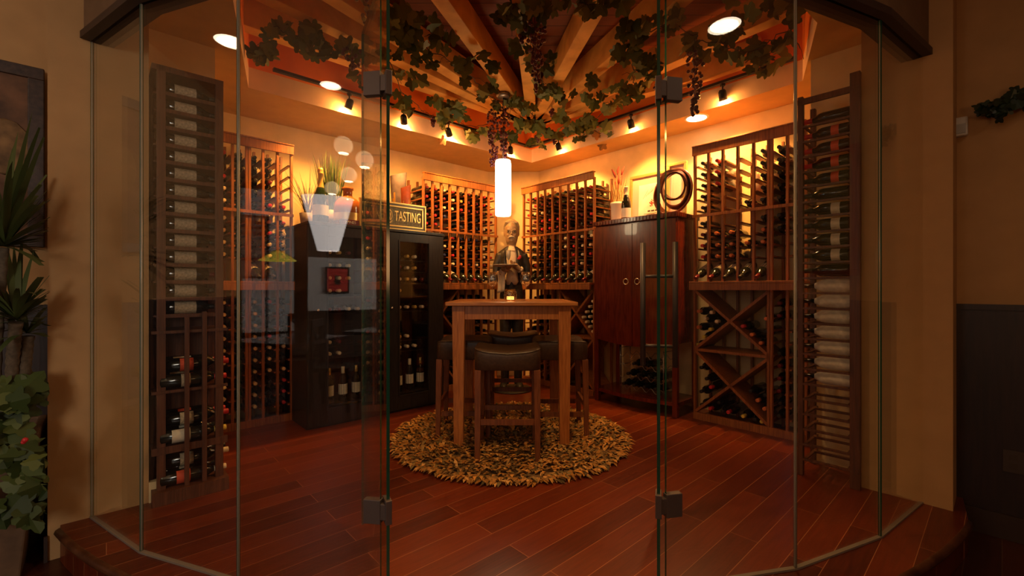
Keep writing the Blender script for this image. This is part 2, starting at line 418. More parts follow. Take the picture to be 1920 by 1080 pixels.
# outer room: ceiling, far walls
m = MB(); m.prism([(-8, -8), (7, -8), (7, 6), (2.30, 2.44), (1.715, 2.078), (1.172, 1.845), (.59, 1.72), (-.49, 1.675), (-1.083, 1.765), (-1.629, 1.96), (-2.15, 2.27), (-8, 6)], OC, OC+.1)
struct(m.build('ceiling', plain('dining_ceiling', (.72, .46, .24), .9, noise=.05)))
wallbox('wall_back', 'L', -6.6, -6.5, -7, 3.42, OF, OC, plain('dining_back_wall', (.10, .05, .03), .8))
wallbox('wall_front', 'R', 5.6, 5.7, -6.5, 3.54, OF, OC, 'header')
# wainscot and baseboards outside
for fr, u0, u1, v in (('L', -6.5, uLp0, 3.42), ('R', uRp1, 5.6, 3.54)):
    d = .03
    side = 'left' if fr == 'L' else 'right'
    wallbox('trim_2', fr, u0, u1, v-d, v-.001, OF, 1.045, 'wains')
    wallbox('trim_3', fr, u0, u1, v-d-.012, v-.001, 1.045, 1.075, 'wains')
    wallbox('baseboard_'+side, fr, u0, u1, v-d-.015, v-d, OF, -.03, 'darktrim')
wallbox('baseboard_left', 'L', uLp0-.012, uLp1-.38, 3.11-.015, 3.109, OF, -.035, 'darktrim')
wallbox('baseboard_right', 'R', uRp1-.06, uRp1+.012, 3.26-.015, 3.259, OF, -.035, 'darktrim')
wallbox('trim_4', 'L', uLp1, uLp1+.035, 3.10, 3.14, 0, .11, 'wall')
wallbox('trim_4', 'R', uRp0-.03, uRp0, 3.25, 3.29, 0, .11, 'wall')
# soffit ring, tray sides, deck
outer = [P('L', uLp0-.2, 4.7), P('L', uLa, VL+.1), P('R', uRb, VR+.1), P('R', uRp1, 4.35)]
TL = Vector((.243, 5.50)); T1 = P('L', on('L', 452, 540, 3.915)[0]+.05, 3.915); T5 = P('R', on('R', 1505, 540, 3.845)[0], 3.845)
hole = [T1, TL, T5, Vector((1.75, 2.35)), Vector((-1.62, 2.35))]
outp = [P('L', uLj-.25, 4.7), Vector((0, 6.04)), P('R', uRj+.25, 4.36), P('R', uRp1, 4.0), P('R', uRp0+.32, 3.26), None]
def ring(mb, inner, out, z0, z1):
    n = len(inner)
    mb.poly([(*q[:2], z0) for q in inner]+[(*q[:2], z0) for q in out]+[(*q[:2], z1) for q in out],
            [(i, (i+1) % n, n+(i+1) % n, n+i) for i in range(n)]+[(n+i, n+(i+1) % n, 2*n+(i+1) % n, 2*n+i) for i in range(n)])
outp = [P('L', uLp1-.1, 4.7), Vector((-.0, 6.6)), P('R', uRp0+.1, 4.4), Vector((2.28, 2.44)), Vector((-2.16, 2.28))]
# follow the glass line in front
G = [(-2.131,2.261),(-1.629,1.96),(-1.083,1.765),(-.49,1.675),(.59,1.72),(1.172,1.845),(1.715,2.078),(2.233,2.425)]
hole = [T1, TL, T5, Vector((1.78, 2.60)), Vector((1.35, 2.25)), Vector((.6, 2.12)), Vector((-.5, 2.08)), Vector((-1.1, 2.15)), Vector((-1.45, 2.30))]
outp = [P('L', uLp1-.1, 4.7), Vector((0, 6.6)), P('R', uRp0+.1, 4.4), Vector(G[7]), Vector(G[6]), Vector(G[5]), Vector(G[4])*1.0, Vector(G[2]), Vector(G[0])]
n = len(hole)
m = MB(); m.poly([(*q[:2], SOF) for q in hole]+[(*q[:2], SOF) for q in outp], [(i, (i+1) % n, n+(i+1) % n, n+i) for i in range(n)])
struct(m.build('ceiling', 'soffit'))
m = MB(); m.poly([(*q[:2], SOF) for q in hole]+[(*q[:2], 2.87) for q in hole], [(i, (i+1) % n, n+(i+1) % n, n+i) for i in range(n)])
struct(m.build('trim_5', 'traylow'))
m = MB(); m.poly([(*q[:2], 2.87) for q in hole]+[(*q[:2], DECK+.02) for q in hole], [(i, (i+1) % n, n+(i+1) % n, n+i) for i in range(n)])
struct(m.build('trim_6', 'faux'))
m = MB(); m.box(-4, 4, 1.8, 6.3, DECK, DECK+.1); struct(m.build('ceiling', 'deck'))

# header over the glass and its dark moulding
def off(pts, d):
    out = []
    for i, p in enumerate(pts):
        a = Vector(pts[max(i-1, 0)]); b = Vector(pts[min(i+1, len(pts)-1)]); e = (b-a).normalized(); nn = Vector((e.y, -e.x))
        out.append(Vector(p)+nn*d)
    return out
def strip(name, d0, d1, z0, z1, mat):
    a, b = off(G, d0), off(G, d1); k = len(G); m = MB()
    for i in range(k-1): m.prism([a[i], a[i+1], b[i+1], b[i]], z0, z1)
    return struct(m.build(name, mat))
strip('wall_header', .03, -.07, GT+.035, 3.22, 'header')
strip('trim_7', .045, -.08, GT, GT+.035, 'darktrim')
strip('trim_8', .009, -.009, 0, .008, 'sill')

# ================================================================== GLASS FRONT
def pane(idx, a, b, z0=.008, z1=GT, th=.012):
    a, b = Vector(a), Vector(b); e = (b-a); L = e.length; ang = math.atan2(e.y, e.x)
    m = MB(); h = th/2; g = .003
    m.poly([(g,-h,z0),(L-g,-h,z0),(L-g,-h,z1),(g,-h,z1)], [(0,1,2,3)])
    m.poly([(g,h,z0),(L-g,h,z0),(L-g,h,z1),(g,h,z1)], [(3,2,1,0)])
    m.mi = 1
    m.poly([(g,-h,z0),(g,h,z0),(g,h,z1),(g,-h,z1)], [(0,1,2,3)]); m.poly([(L-g,-h,z0),(L-g,h,z0),(L-g,h,z1),(L-g,-h,z1)], [(0,3,2,1)])
    m.poly([(g,-h,z1),(L-g,-h,z1),(L-g,h,z1),(g,h,z1)], [(0,1,2,3)])
    o = m.build('window_%d' % idx, ['glass', 'gedge'], loc=(a.x, a.y, 0)); o.rotation_euler = (0, 0, ang); return struct(o)
idx = 1
for i in (0, 1, 2, 4, 5, 6):
    pane(idx, G[i], G[i+1]); idx += 1
for i, rr in ((0, .0045), (1, .005), (2, .005), (5, .006), (6, .0035), (7, .0035)):
    m = MB(); m.tube([(*G[i], .01), (*G[i], GT)], rr, 8); struct(m.build('trim_9', 'silicone'))
# door leaves, swung inward
HL, HR = Vector((-.463, 1.668)), Vector((.563, 1.713))
def leaf_door(idx, hinge, free, handle):
    e = free-hinge; L = e.length; ang = math.atan2(e.y, e.x)
    o = pane(idx, hinge, free, .02, GT-.02); o.name = 'door_%d' % (idx-6)
    for z in (.325, 1.93):
        m = MB(); m.box(-.012, .05, -.012, .012, z-.045, z+.045); m.build('hinge', 'bronze', o, bevel=.002)
    if handle:
        u = L-.075
        for sgn in (-1, 1):
            m = MB(); m.tube([(u, sgn*.075, .78), (u, sgn*.075, 1.385)], .0135, 10)
            for z in (.88, 1.22): m.tube([(u, 0, z), (u, sgn*.075, z)], .008, 8)
            m.build('handle', 'handlemetal', o)
    return o
leaf_door(7, HL, Vector((-.722, 2.155)), False)
leaf_door(8, HR, HR+Vector((.316, .949))*.56, True)
for (c, s) in ((Vector(G[3]), -1), (Vector(G[4]), 1)):
    for z in (.325, 1.93):
        m = MB(); m.box(-.067 if s < 0 else .0, 0 if s < 0 else .067, -.014, .014, z-.045, z+.045)
        m.box(-.005 if s < 0 else -.03, .03 if s < 0 else .005, -.011, .011, z-.03, z+.03)
        q = m.build('hinge_plate', 'bronze', loc=(c.x, c.y, 0), bevel=.002); q.rotation_euler = (0, 0, math.atan2(-.09, .59) if s < 0 else math.atan2(.125, .58))
        tag(q, '%s square metal hinge plate on the glass edge %s of the doorway' % ('lower' if z < 1 else 'upper', 'left' if s < 0 else 'right'), 'hinge', 'glass door hinge plates')

# ================================================================== WINE RACKS
BOT = []      # every bottle lying in a rack: dict(fr,u,v,z,dir,cap,label,group)
PITCH_Z = .0985
def bottle_at(fr, u, v, z, cap, label, group, kind='rack', rot=None, glass='bottle', scale=1.0):
    BOT.append(dict(fr=fr, u=u, v=v, z=z, cap=cap, label=label, group=group, kind=kind, rot=rot, glass=glass, scale=scale))

def wine_rack(fr, u0, ncol, pitch, vf, vw, name, label, top=2.41, mid=1.80, ledge=(1.145, 1.22), lower='slots', caps='mix', occ=.9, disp=True, xbin=None, seed=1, dbl=()):
    rnd = random.Random(seed); L = ncol*pitch; D = vw-vf-.03
    p = P(fr, u0, vf); t = thing('wine_rack', p, ANG[fr], label, 'wine rack', 'redwood wall wine racks')
    pw = .018
    for i in range(ncol+1):
        x = i*pitch; m = MB()
        if i in dbl: m.box(x-pw-.002, x-.002, 0, .03, .0, top-.05); m.box(x+.002, x+pw+.002, 0, .03, .0, top-.05)
        else: m.box(x-pw/2, x+pw/2, 0, .03, 0 if not xbin or x <= xbin[0]+.001 or x >= xbin[1]-.001 else ledge[1], top-.05)
        m.build('post', 'rack', t)
        m = MB(); m.box(x-pw/2, x+pw/2, D-.03, D, 0, top-.02); m.build('back_post', 'rack', t)
    m = MB(); m.box(-.012, L+.012, -.022, .0, top-.075, top); m.box(-.012, L+.012, -.03, .02, top, top+.012); m.build('top_rail', 'rack', t, bevel=.003)
    m = MB(); m.box(-.012, L+.012, -.016, -.001, mid-.012, mid+.012); m.build('middle_rail', 'rack', t)
    m = MB(); m.box(-.01, L+.01, -.085, D, ledge[1]-.02, ledge[1]); m.box(-.01, L+.01, -.085, -.055, ledge[0], ledge[1]-.02); m.build('display_ledge', 'rack', t, bevel=.003)
    m = MB(); m.box(0, L, -.01, .02, .0, .06); m.build('base_rail', 'rack', t)
    m = MB()
    def rails(z, i0=0, i1=ncol):
        for i in range(i0, i1+1):
            x = i*pitch; a = -.024 if i > i0 else 0; b = .024 if i < i1 else 0
            m.box(x+a, x+b, .03, D-.03, z-.012, z)
    zs = []
    z = top-.16
    while z > mid+.01: zs.append(z); z -= PITCH_Z
    z = mid-.085
    while z > ledge[1]+.17: zs.append(z); z -= PITCH_Z
    for z in zs: rails(z)
    m.box(0, L, .03, D, ledge[1]+.0, ledge[1]+.001)
    zl = []
    z = ledge[0]-.12
    while z > .06: zl.append(z); z -= PITCH_Z
    rng = [(0, ncol)]
    if xbin:
        i0 = round(xbin[0]/pitch); i1 = round(xbin[1]/pitch)
        rng = [(a, b) for a, b in ((0, i0), (i1, ncol)) if b-a > 0]
    for z in zl:
        for a, b in rng: rails(z, a, b)
    m.build('slot_rails', 'rack', t)
    if xbin:
        x0, x1 = xbin; zm = .615
        for (za, zb) in ((.07, zm-.012), (zm+.012, ledge[0]-.01)):
            for a, b in (((x0+.01, za), (x1-.01, zb)), ((x1-.01, za), (x0+.01, zb))):
                q = MB(); e = Vector((b[0]-a[0], 0, b[1]-a[1])).normalized(); nn = Vector((-e.z, 0, e.x))*.011
                if b[0] > a[0]: y0, y1 = .0, D-.02
                else: y0, y1 = .0, D-.02
                A1, B1 = Vector((a[0], 0, a[1])), Vector((b[0], 0, b[1]))
                q.poly([A1+nn+Vector((0,y0,0)), A1-nn+Vector((0,y0,0)), B1-nn+Vector((0,y0,0)), B1+nn+Vector((0,y0,0)),
                        A1+nn+Vector((0,y1,0)), A1-nn+Vector((0,y1,0)), B1-nn+Vector((0,y1,0)), B1+nn+Vector((0,y1,0))],
                       [(0,1,2,3),(7,6,5,4),(0,4,5,1),(1,5,6,2),(2,6,7,3),(3,7,4,0)])
                q.build('cross_divider', 'rack', t)
        q = MB(); q.box(x0, x1, 0, D-.01, zm-.011, zm+.011); q.build('bin_shelf', 'rack', t)
    # bottles
    gname = 'bottles in the '+name
    for r, z in enumerate(zs):
        for c in range(ncol):
            cp = caps(r, c, rnd) if callable(caps) else rnd.choice(['maroon', 'black', 'red', 'cream'])
            if cp is None or rnd.random() > occ: continue
            bottle_at(fr, u0+(c+.5)*pitch, vf+.012+rnd.random()*.02, z+.019, cp, '%s-capped bottle, %s slot down, %s column, %s' % (cp, ORD[r+1], ORD[c+1], name), gname)
    if lower:
        for r, z in enumerate(zl):
            for a, b in rng:
                for c in range(a, b):
                    cp = lower(r, c, rnd) if callable(lower) else rnd.choice(['maroon', 'black', 'cream'])
                    if cp is None: continue
                    bottle_at(fr, u0+(c+.5)*pitch, vf+.012+rnd.random()*.02, z+.019, cp, '%s-capped bottle below the ledge, %s slot down, %s column, %s' % (cp, ORD[r+1], ORD[c+1], name), gname)
    if disp:
        for c in range(ncol):
            if disp is not True and c not in disp: continue
            bottle_at(fr, u0+(c+.5)*pitch, vf-.035, ledge[1]+.046, rnd.choice(['black', 'maroon', 'black']), 'labelled bottle lying tilted on the ledge, %s column, %s' % (ORD[c+1], name), 'display bottles tilted on the ledges', 'display')
    return t

def capsA(r, c, rnd):      # far left rack
    if c in (0, 1): return rnd.choice(['black', 'maroon', 'red', 'maroon', 'red'])
    if c in (3,): return rnd.choice(['cream', 'cream', 'red', 'cream'])
    if c in (4,): return rnd.choice(['orange', 'gold', 'red', 'black', 'navy'])
    if c in (7, 8): return rnd.choice(['red', 'cream', 'red', 'maroon'])
    return rnd.choice(['maroon', 'black', 'navy', 'maroon', 'cream'])
def capsB(r, c, rnd):      # far right rack
    if r < 5: return rnd.choice(['black', 'maroon', 'maroon', 'black', 'red']) if c not in (1, 2) else rnd.choice(['red', 'maroon', 'cream', 'red'])
    if c == 6: return 'red'
    if c in (5, 7): return 'cream'
    if c == 8: return rnd.choice(['cream', 'red'])
    return rnd.choice(['maroon', 'navy', 'black', 'red'])
u795 = on('L', 795, 540, 4.22)[0]; u931 = on('L', 931, 540, 4.22)[0]
wine_rack('L', u795, 9, (u931-u795)/9, 4.22, VL, 'rack left of statue', 'redwood wine rack on the left wall beside the black cabinet and the statue', caps=capsA, occ=.93, seed=3, xbin=(0, 4*(u931-u795)/9),
          lower=lambda r, c, rnd: rnd.choice(['maroon', 'black', 'navy', 'black', None]))
u981 = on('R', 981, 540, 3.88)[0]; u1113 = on('R', 1113, 540, 3.88)[0]
wine_rack('R', u981, 9, (u1113-u981)/9, 3.88, VR, 'rack right of statue', 'redwood wine rack on the right wall between the statue and the mahogany cabinet', caps=capsB, occ=.92, seed=5,
          xbin=(5*(u1113-u981)/9, (u1113-u981)), lower=lambda r, c, rnd: 'cream' if (c == 3 and r in (4, 5)) else rnd.choice(['black', 'maroon', None, None]))
# near left rack (shows between the tall rack and the pale wall)
u547 = on('L', 547, 540, 4.22)[0]
def capsC(r, c, rnd):
    if c == 0: return ['red', None, 'red', 'cream', 'cream', 'cream', 'cream', 'cream', 'cream', 'cream'][min(r, 9)]
    if r < 4: return rnd.choice(['black', 'black', 'maroon']) if c < 4 else None
    if c == 3: return ['red', 'red', 'orange', 'red', 'cream', 'cream', 'cream'][min(r-3, 6)] if r > 2 else 'black'
    if c == 4: return 'red' if r < 6 else 'cream'
    return None if rnd.random() < .4 else 'black'
wine_rack('L', u547-5*.112, 5, .112, 4.22, VL, 'rack beside the tall left rack', 'redwood wine rack on the left wall between the tall shelf rack and the pale wall', caps=capsC, occ=1, seed=8, disp=(2, 3), dbl=(2,),
          lower=lambda r, c, rnd: ('cream' if c in (2,) else ('red' if (c == 3 and r in (0, 3)) else ('cream' if c == 3 and r in (4, 5, 6) else (('red' if r > 6 else rnd.choice(['black', 'cream'])) if c == 4 else ('cream' if c == 0 else 'black'))))))
# near right rack
u1302 = on('R', 1302, 540, 3.88)[0]; u1443 = on('R', 1443, 540, 3.88)[0]; pR = (u1443-u1302)/5
def capsD(r, c, rnd):
    if r < 6:
        if c == 0: return 'black'
        if c == 1: return 'red' if r in (0, 1, 2) else None
        if c == 2: return None
        if c == 3: return 'black' if r == 4 else None
        if c == 4: return 'black'
        return 'black'
    if c == 0: return 'maroon' if r == 6 else 'red'
    if c == 1: return 'orange'
    if c == 2: return 'orange' if r != 9 else 'maroon'
    if c == 3: return 'orange' if r == 7 else None
    if c == 4: return 'orange' if r in (6, 7) else None
    return 'black' if rnd.random() < .7 else None
wine_rack('R', u1302, 7, pR, 3.88, VR, 'rack right of the mahogany cabinet', 'redwood wine rack on the right wall with crossed bins, right of the mahogany cabinet', caps=capsD, occ=1, seed=9,
          disp=(0, 1, 2, 3, 4), xbin=(0, 5*pR), lower=lambda r, c, rnd: rnd.choice(['black', 'maroon', None]), dbl=(5,))
# bottles in the crossed bins, read off the photograph at the front plane of each rack
def binrow(fr, v, pts, where, group):
    for k, (px, py, cp, ph) in enumerate(pts):
        u, z = on(fr, px, py, v)
        bottle_at(fr, u, v+.02, z, cp, '%s-capped bottle in the crossed bin, %s, %s' % (cp, ph, where), group)
seqU = ['lowest', 'second lowest', 'third lowest', 'fourth lowest', 'middle', 'fifth lowest', 'sixth lowest', 'second highest', 'highest', 'right of highest']
up = [(1305,647),(1317,632),(1329,618),(1306,614),(1341,603),(1319,598),(1307,584),(1331,586)]
cc = ['yellow','yellow','yellow','orange','cream','cream','orange','cream']
binrow('R', 3.88, [(x, y, c, 'upper left wedge, %s' % seqU[i]) for i, ((x, y), c) in enumerate(zip(up, cc))], 'right rack', 'bottles in the crossed bins of the right rack')
up = [(1390,612,'red'),(1407,628,'orange'),(1424,644,'orange'),(1434,622,'black'),(1434,598,'orange')]
binrow('R', 3.88, [(x, y, c, 'upper right wedge, %s' % seqU[i]) for i, (x, y, c) in enumerate(up)], 'right rack', 'bottles in the crossed bins of the right rack')
up = [(1329,768,'red'),(1352,773,'black'),(1363,775,'red'),(1391,783,'yellow'),(1345,757,'black'),(1413,789,'black'),(1426,793,'yellow')]
binrow('R', 3.88, [(x, y-1, c, 'lower bottom wedge, %s' % seqU[i]) for i, (x, y, c) in enumerate(up)], 'right rack', 'bottles in the crossed bins of the right rack')
up = [(1312,690,'black'),(1322,711,'black'),(1330,727,'red'),(1312,735,'black'),(1313,760,'black')]
binrow('R', 3.88, [(x, y, c, 'lower left wedge, %s' % seqU[i]) for i, (x, y, c) in enumerate(up)], 'right rack', 'bottles in the crossed bins of the right rack')
up = [(1405,735,'black'),(1418,752,'orange'),(1431,768,'orange'),(1432,742,'black')]
binrow('R', 3.88, [(x, y, c, 'lower right wedge, %s' % seqU[i]) for i, (x, y, c) in enumerate(up)], 'right rack', 'bottles in the crossed bins of the right rack')
rnd = random.Random(4)
for i in range(4):
    for k in range(i+1):
        u, z = on('R', 1090+i*6, 595-i*10+k*19, 3.88)
        bottle_at('R', u, 3.90, z, 'cream', 'cream-capped bottle in the crossed bin, right wedge, %s row, %s down, rack right of statue' % (ORD[i+1], ORD[k+1]), 'cream capsules in the crossed bin')
for i in range(3):
    for k in range(i+1):
        u, z = on('R', 1066-i*7, 600-i*7+k*15, 3.88)
        bottle_at('R', u, 3.90, z, 'black', 'dark bottle in the crossed bin, left wedge, %s row, %s down, rack right of statue' % (ORD[i+1], ORD[k+1]), 'dark bottles in the crossed bins')

# ---------------------------------------------------------------- tall shelf racks by the glass
def tall_rack(fr, v, u0, u1, label, name, lean=0):
    p = P(fr, u0, v); L = u1-u0; D = .30
    t = thing('tall_wine_rack', p, ANG[fr], label, 'wine rack', 'tall shelf racks by the glass')
    return t, L, D
u0, u1 = on('L', 284, 540, 3.06)[0], on('L', 419, 540, 3.06)[0]
tL, LL, DL = tall_rack('L', 3.06, u0, u1, 'tall dark wooden rack of sideways bottles against the left pier', 'tall left rack')
pxs = lambda px: on('L', px, 540, 3.06)[0]-u0
for a, b, z0, z1, y0 in ((pxs(294), pxs(311), .0, 2.37, 0), (pxs(404), pxs(419), 0, 2.37, 0), (0, .018, 0, 2.36, .12), (pxs(404), pxs(419), 0, 2.37, .26), (0.0, .03, 0, 2.37, .26)):
    m = MB(); m.box(a, b, y0, y0+.035, z0, z1); m.build('post', 'rackdark', tL, bevel=.002)
for a in (345, 378):
    m = MB(); m.box(pxs(a), pxs(a)+.022, -.03, -.005, .07, 1.0-.03*(a > 360)*-1); m.build('front_slat', 'rackdark', tL, bevel=.002)
m = MB(); m.box(-.0, LL, 0, DL, 2.34, 2.37); m.build('top_board', 'rackdark', tL)
m = MB(); m.box(.0, LL, DL-.012, DL, .0, 2.34); m.build('back_panel', 'rackdark', tL)
zsL = [2.27-.0935*i for i in range(14)]
for i, z in enumerate(zsL):
    m = MB(); m.box(.01, LL-.005, .03, DL-.012, z-.050, z-.042); m.box(pxs(311), LL-.02, .004, .03, z-.055, z-.035); m.build('shelf', 'rackdark', tL)
    bottle_at('L', u0+.028, 3.06+.075, z, rnd.choice(['black', 'black', 'maroon']), 'white-labelled bottle lying sideways on the %s shelf of the tall left rack' % ORD[i+1], 'sideways bottles on the tall left rack', 'side', glass='bottle')
for z in (.93, .605, .30):
    m = MB(); m.box(.0, LL, .0, DL-.012, z-.014, z); m.box(.0, LL+.02, -.005, .012, z-(.04 if z < .4 else .016), z); m.build('bin_shelf', 'rackdark', tL)
m = MB(); m.box(-.0, LL+.02, -.045, DL-.012, .0, .07); m.build('base', 'rackdark', tL)
for s, zb, n, cps in (('upper', .606, 4, ['red', 'black', 'red', 'red']), ('middle', .301, 4, ['yellow', 'black', 'red', 'red']), ('lower', .071, 4, ['cream', 'black', 'cream', 'black'])):
    k = 0
    for row in range(2 if n > 2 else 1):
        for j in range(2):
            bottle_at('L', u0+.035+.02*row, 3.06+.03+j*.10+.05*row, zb+.042+row*.080, cps[k], 'big sideways bottle in the %s bin of the tall left rack, %s row, %s' % (s, 'upper' if row else 'bottom', 'back' if j else 'front'), 'big bottles in the bins of the tall left rack', 'side', scale=1.04)
            k += 1
u0, u1 = on('R', 1495, 540, 3.19)[0], on('R', 1613, 540, 3.19)[0]
tR, LR, DR = tall_rack('R', 3.19, u0, u1, 'tall dark wooden rack of sideways and tissue-wrapped bottles against the right pier', 'tall right rack')
for a, b, y0, zt in ((.0, .03, 0, 2.35), (LR-.05, LR, 0, 2.41), (.0, .03, .27, 2.35), (LR-.05, LR, .27, 2.41)):
    m = MB(); m.box(a, b, y0, y0+.035, 0, zt); m.build('post', 'rackdark', tR, bevel=.003)
m = MB(); m.box(0, LR-.05, .0, .02, 2.30, 2.335); m.build('top_rail', 'rackdark', tR)
zsR = [2.205-.0935*i for i in range(23)]
for i, z in enumerate(zsR):
    m = MB(); m.box(.03, LR-.05, .0, .022, z-.052, z-.040); m.box(.03, LR-.05, .20, .222, z-.052, z-.040); m.box(.03, .045, .022, .28, z-.052, z-.042); m.box(LR-.065, LR-.05, .022, .28, z-.052, z-.042); m.build('shelf_rail', 'rackdark', tR)
    if i < 4: lb = 'labelred'
    if 18 > i:
        kind = 'side' if i < 11 else 'wrap'
        what = ('unlabelled dark bottle' if i in (0, 5, 10) else 'red-labelled bottle' if i < 5 else 'white-labelled bottle') if i < 11 else 'tissue-wrapped bottle'
        bottle_at('R', u0+.035 if kind == 'side' else u0+.035, 3.19+.07, z, 'red' if i < 4 else 'black', '%s lying sideways on the %s shelf of the tall right rack' % (what, ORD[i+1]), 'sideways bottles on the tall right rack', kind+('red' if 0 < i < 5 else ('none' if i in (0, 5, 10) else '')))
# ================================================================== BLACK WINE CABINETS
def cabinet(u0, u1, side, label, rows, stand):
    v0 = 3.80; D = .62; L = u1-u0; Hc = 1.71; p = P('L', u0, v0)
    t = thing('wine_cabinet', p, ANG['L'], label, 'wine cabinet', 'black wine cabinets')
    m = MB()
    m.box(0, .02, .022, D, 0, Hc-.025); m.box(L-.02, L, .022, D, 0, Hc-.025); m.box(0.02, L-.02, D-.02, D, 0, Hc-.025); m.box(.02, L-.02, .022, D-.02, 0, .06)
    m.build('carcass', 'black', t)
    m = MB(); m.box(-.004, L+.004, -.01, D+.002, Hc-.025, Hc); m.build('top_board', 'black', t, bevel=.003)
    x0, x1 = .165, L-.175; z0, z1 = .155, 1.60
    m = MB(); m.box(.003, x0, 0, .02, .02, Hc-.03); m.box(x1, L-.003, 0, .02, .02, Hc-.03); m.box(x0, x1, 0, .02, .02, z0); m.box(x0, x1, 0, .02, z1, Hc-.03)
    d = m.build('door', 'black', t, bevel=.002)
    m = MB(); b = .014
    m.box(x0-.012, x0, -.006, 0, z0-.012, z1+.012); m.box(x1, x1+.012, -.006, 0, z0-.012, z1+.012); m.box(x0, x1, -.006, 0, z0-.012, z0); m.box(x0, x1, -.006, 0, z1, z1+.012)
    m.build('moulding', 'black', d)
    m = MB(); m.box(x0, x1, .008, .012, z0, z1); m.build('door_glass', 'glass', d)
    m = MB(); m.ball((.08, -.012, .98), .012, 8); m.build('knob', 'brass', d)
    zr = [1.43, 1.32, 1.21, 1.10, .94, .66, .56]
    for z in zr:
        m = MB()
        for yy in (.06, .2, .34): m.box(.02, L-.02, yy, yy+.012, z-.006, z)
        m.build('wire_shelf', 'blackmetal', t)
    for r, z in enumerate(zr):
        for c in range(4):
            if (r*4+c) in rows: continue
            x = x0+.035+c*.083
            bottle_at('L', u0+x, v0+.055, z+.039, random.choice(['cream', 'gold', 'cream', 'maroon']), 'bottle on the %s shelf, %s from left, inside the %s black cabinet' % (ORD[r+1], ORD[c+1], side), 'bottles inside the black cabinets')
    m = MB(); m.box(.02, L-.02, .05, .5, .155, .17); m.build('bottom_shelf', 'black', t)
    for k in range(3):
        bottle_at('L', u0+x0+.05+k*.12, v0+.12, .171, 'gold' if k != 1 else 'cream', 'standing bottle, %s from left, bottom of the %s black cabinet' % (ORD[k+1], side), 'standing bottles inside the black cabinets', 'stand')
    return t
uc0, uc1 = on('L', 577, 540, 3.80)[0], on('L', 832, 540, 3.80)[0]; ucm = (uc0+uc1)/2
cabinet(uc0, ucm-.002, 'left', 'black oak wine cabinet with a glass door, left of the pair, behind the glass front', {3, 7, 11, 14, 15, 22, 23, 26, 27}, 0)
cabinet(ucm+.002, uc1, 'right', 'black oak wine cabinet with a glass door, right of the pair, beside the bar table', {0, 3, 7, 13, 14, 15, 22, 23, 27}, 0)

# ================================================================== MAHOGANY CABINET
v0 = 3.745; u0 = on('R', 1114, 540, v0)[0]; u1 = on('R', 1268, 540, v0)[0]; L = u1-u0; D = .43
AP = thing('armoire', P('R', u0, v0), ANG['R'], 'tall dark red mahogany two-door cabinet with pale ring pulls on the right wall', 'cabinet')
m = MB(); m.box(0, L, .03, D, .66, 1.80); m.build('body', 'mahog', AP, bevel=.004)
# doors, the lower edge arched
for k in (0, 1):
    x0, x1 = (.004, L/2-.002) if k == 0 else (L/2+.002, L-.004)
    n = 8; pts = []
    for i in range(n+1):
        x = x0+(x1-x0)*i/n; s = (x-L/2)/(L/2); pts.append((x, .60+.05*s*s))
    poly = [(x, z) for x, z in pts]+[(x1, 1.785), (x0, 1.785)]
    m = MB(); nn = len(poly)
    m.poly([(x, 0.0, z) for x, z in poly]+[(x, .028, z) for x, z in poly], [tuple(range(nn)), tuple(range(2*nn-1, nn-1, -1))]+[(i, nn+i, nn+(i+1) % nn, (i+1) % nn) for i in range(nn)])
    d = m.build('door', 'mahog', AP, bevel=.002)
    cx = L/2-.062 if k == 0 else L/2+.062
    m = MB(); m.tube([(cx+.027*math.cos(a), -.010, 1.225+.027*math.sin(a)) for a in [2*PI*i/20 for i in range(21)]], .006, 8); m.build('ring_pull', 'brass', d)
m = MB(); m.box(-.012, L+.012, -.014, D, 1.80, 1.845); m.build('top_board', 'mahog', AP, bevel=.004)
m = MB(); nd = 26
for i in range(nd):
    x = -.006+(L+.012)*i/nd; m.box(x, x+(L+.012)/nd*.62, -.020, -.013, 1.806, 1.838)
for i in range(12):
    y = D*i/12; m.box(L+.011, L+.018, y, y+D/12*.62, 1.806, 1.838)
m.build('notched_edge', 'mahog', AP)
for x in (0, L-.045):
    for y in (.01, D-.045):
        m = MB(); m.box(x, x+.045, y, y+.045, 0, .66); m.build('leg', 'mahog', AP, bevel=.003)
m = MB(); nn = 14; poly = [(0, D-.02)]+[(L*i/nn, .03-.07*math.sin(PI*i/nn)) for i in range(nn+1)]+[(L, D-.02)]
m.prism(poly, .10, .135); m.build('bottom_shelf', 'mahog', AP)
# wire bottle rack on the bottom shelf
wu0, wz0 = .27, .136
WR = thing('wire_bottle_rack', P('R', u0+wu0, v0+.05, wz0), ANG['R'], 'small metal wire bottle rack on the bottom shelf of the mahogany cabinet', 'bottle rack')
m = MB()
for yy in (.02, .20):
    for r in range(4):
        z = .05+r*.105; pts = [(i*.0105, yy, z+.022*math.sin(i*PI/5+(r % 2)*PI)) for i in range(0, 46)]
        m.tube(pts, .003, 5)
    for x in (0, .47): m.tube([(x, yy, 0), (x, yy, .44)], .004, 6)
for x in (0, .47):
    for z in (.05, .26, .43): m.tube([(x, .02, z), (x, .20, z)], .003, 6)
m.build('wire_frame', 'metal', WR)
for r in range(3):
    for c in range(4):
        if (r, c) in ((2, 3), (2, 0)): continue
        bottle_at('R', u0+wu0+.06+c*.115+(.05 if r % 2 else 0)*(c < 3), v0+.03, wz0+.083+r*.105, 'black', 'dark bottle in the wire rack, %s row up, %s from left' % (ORD[r+1], ORD[c+1]), 'bottles in the wire rack under the mahogany cabinet')

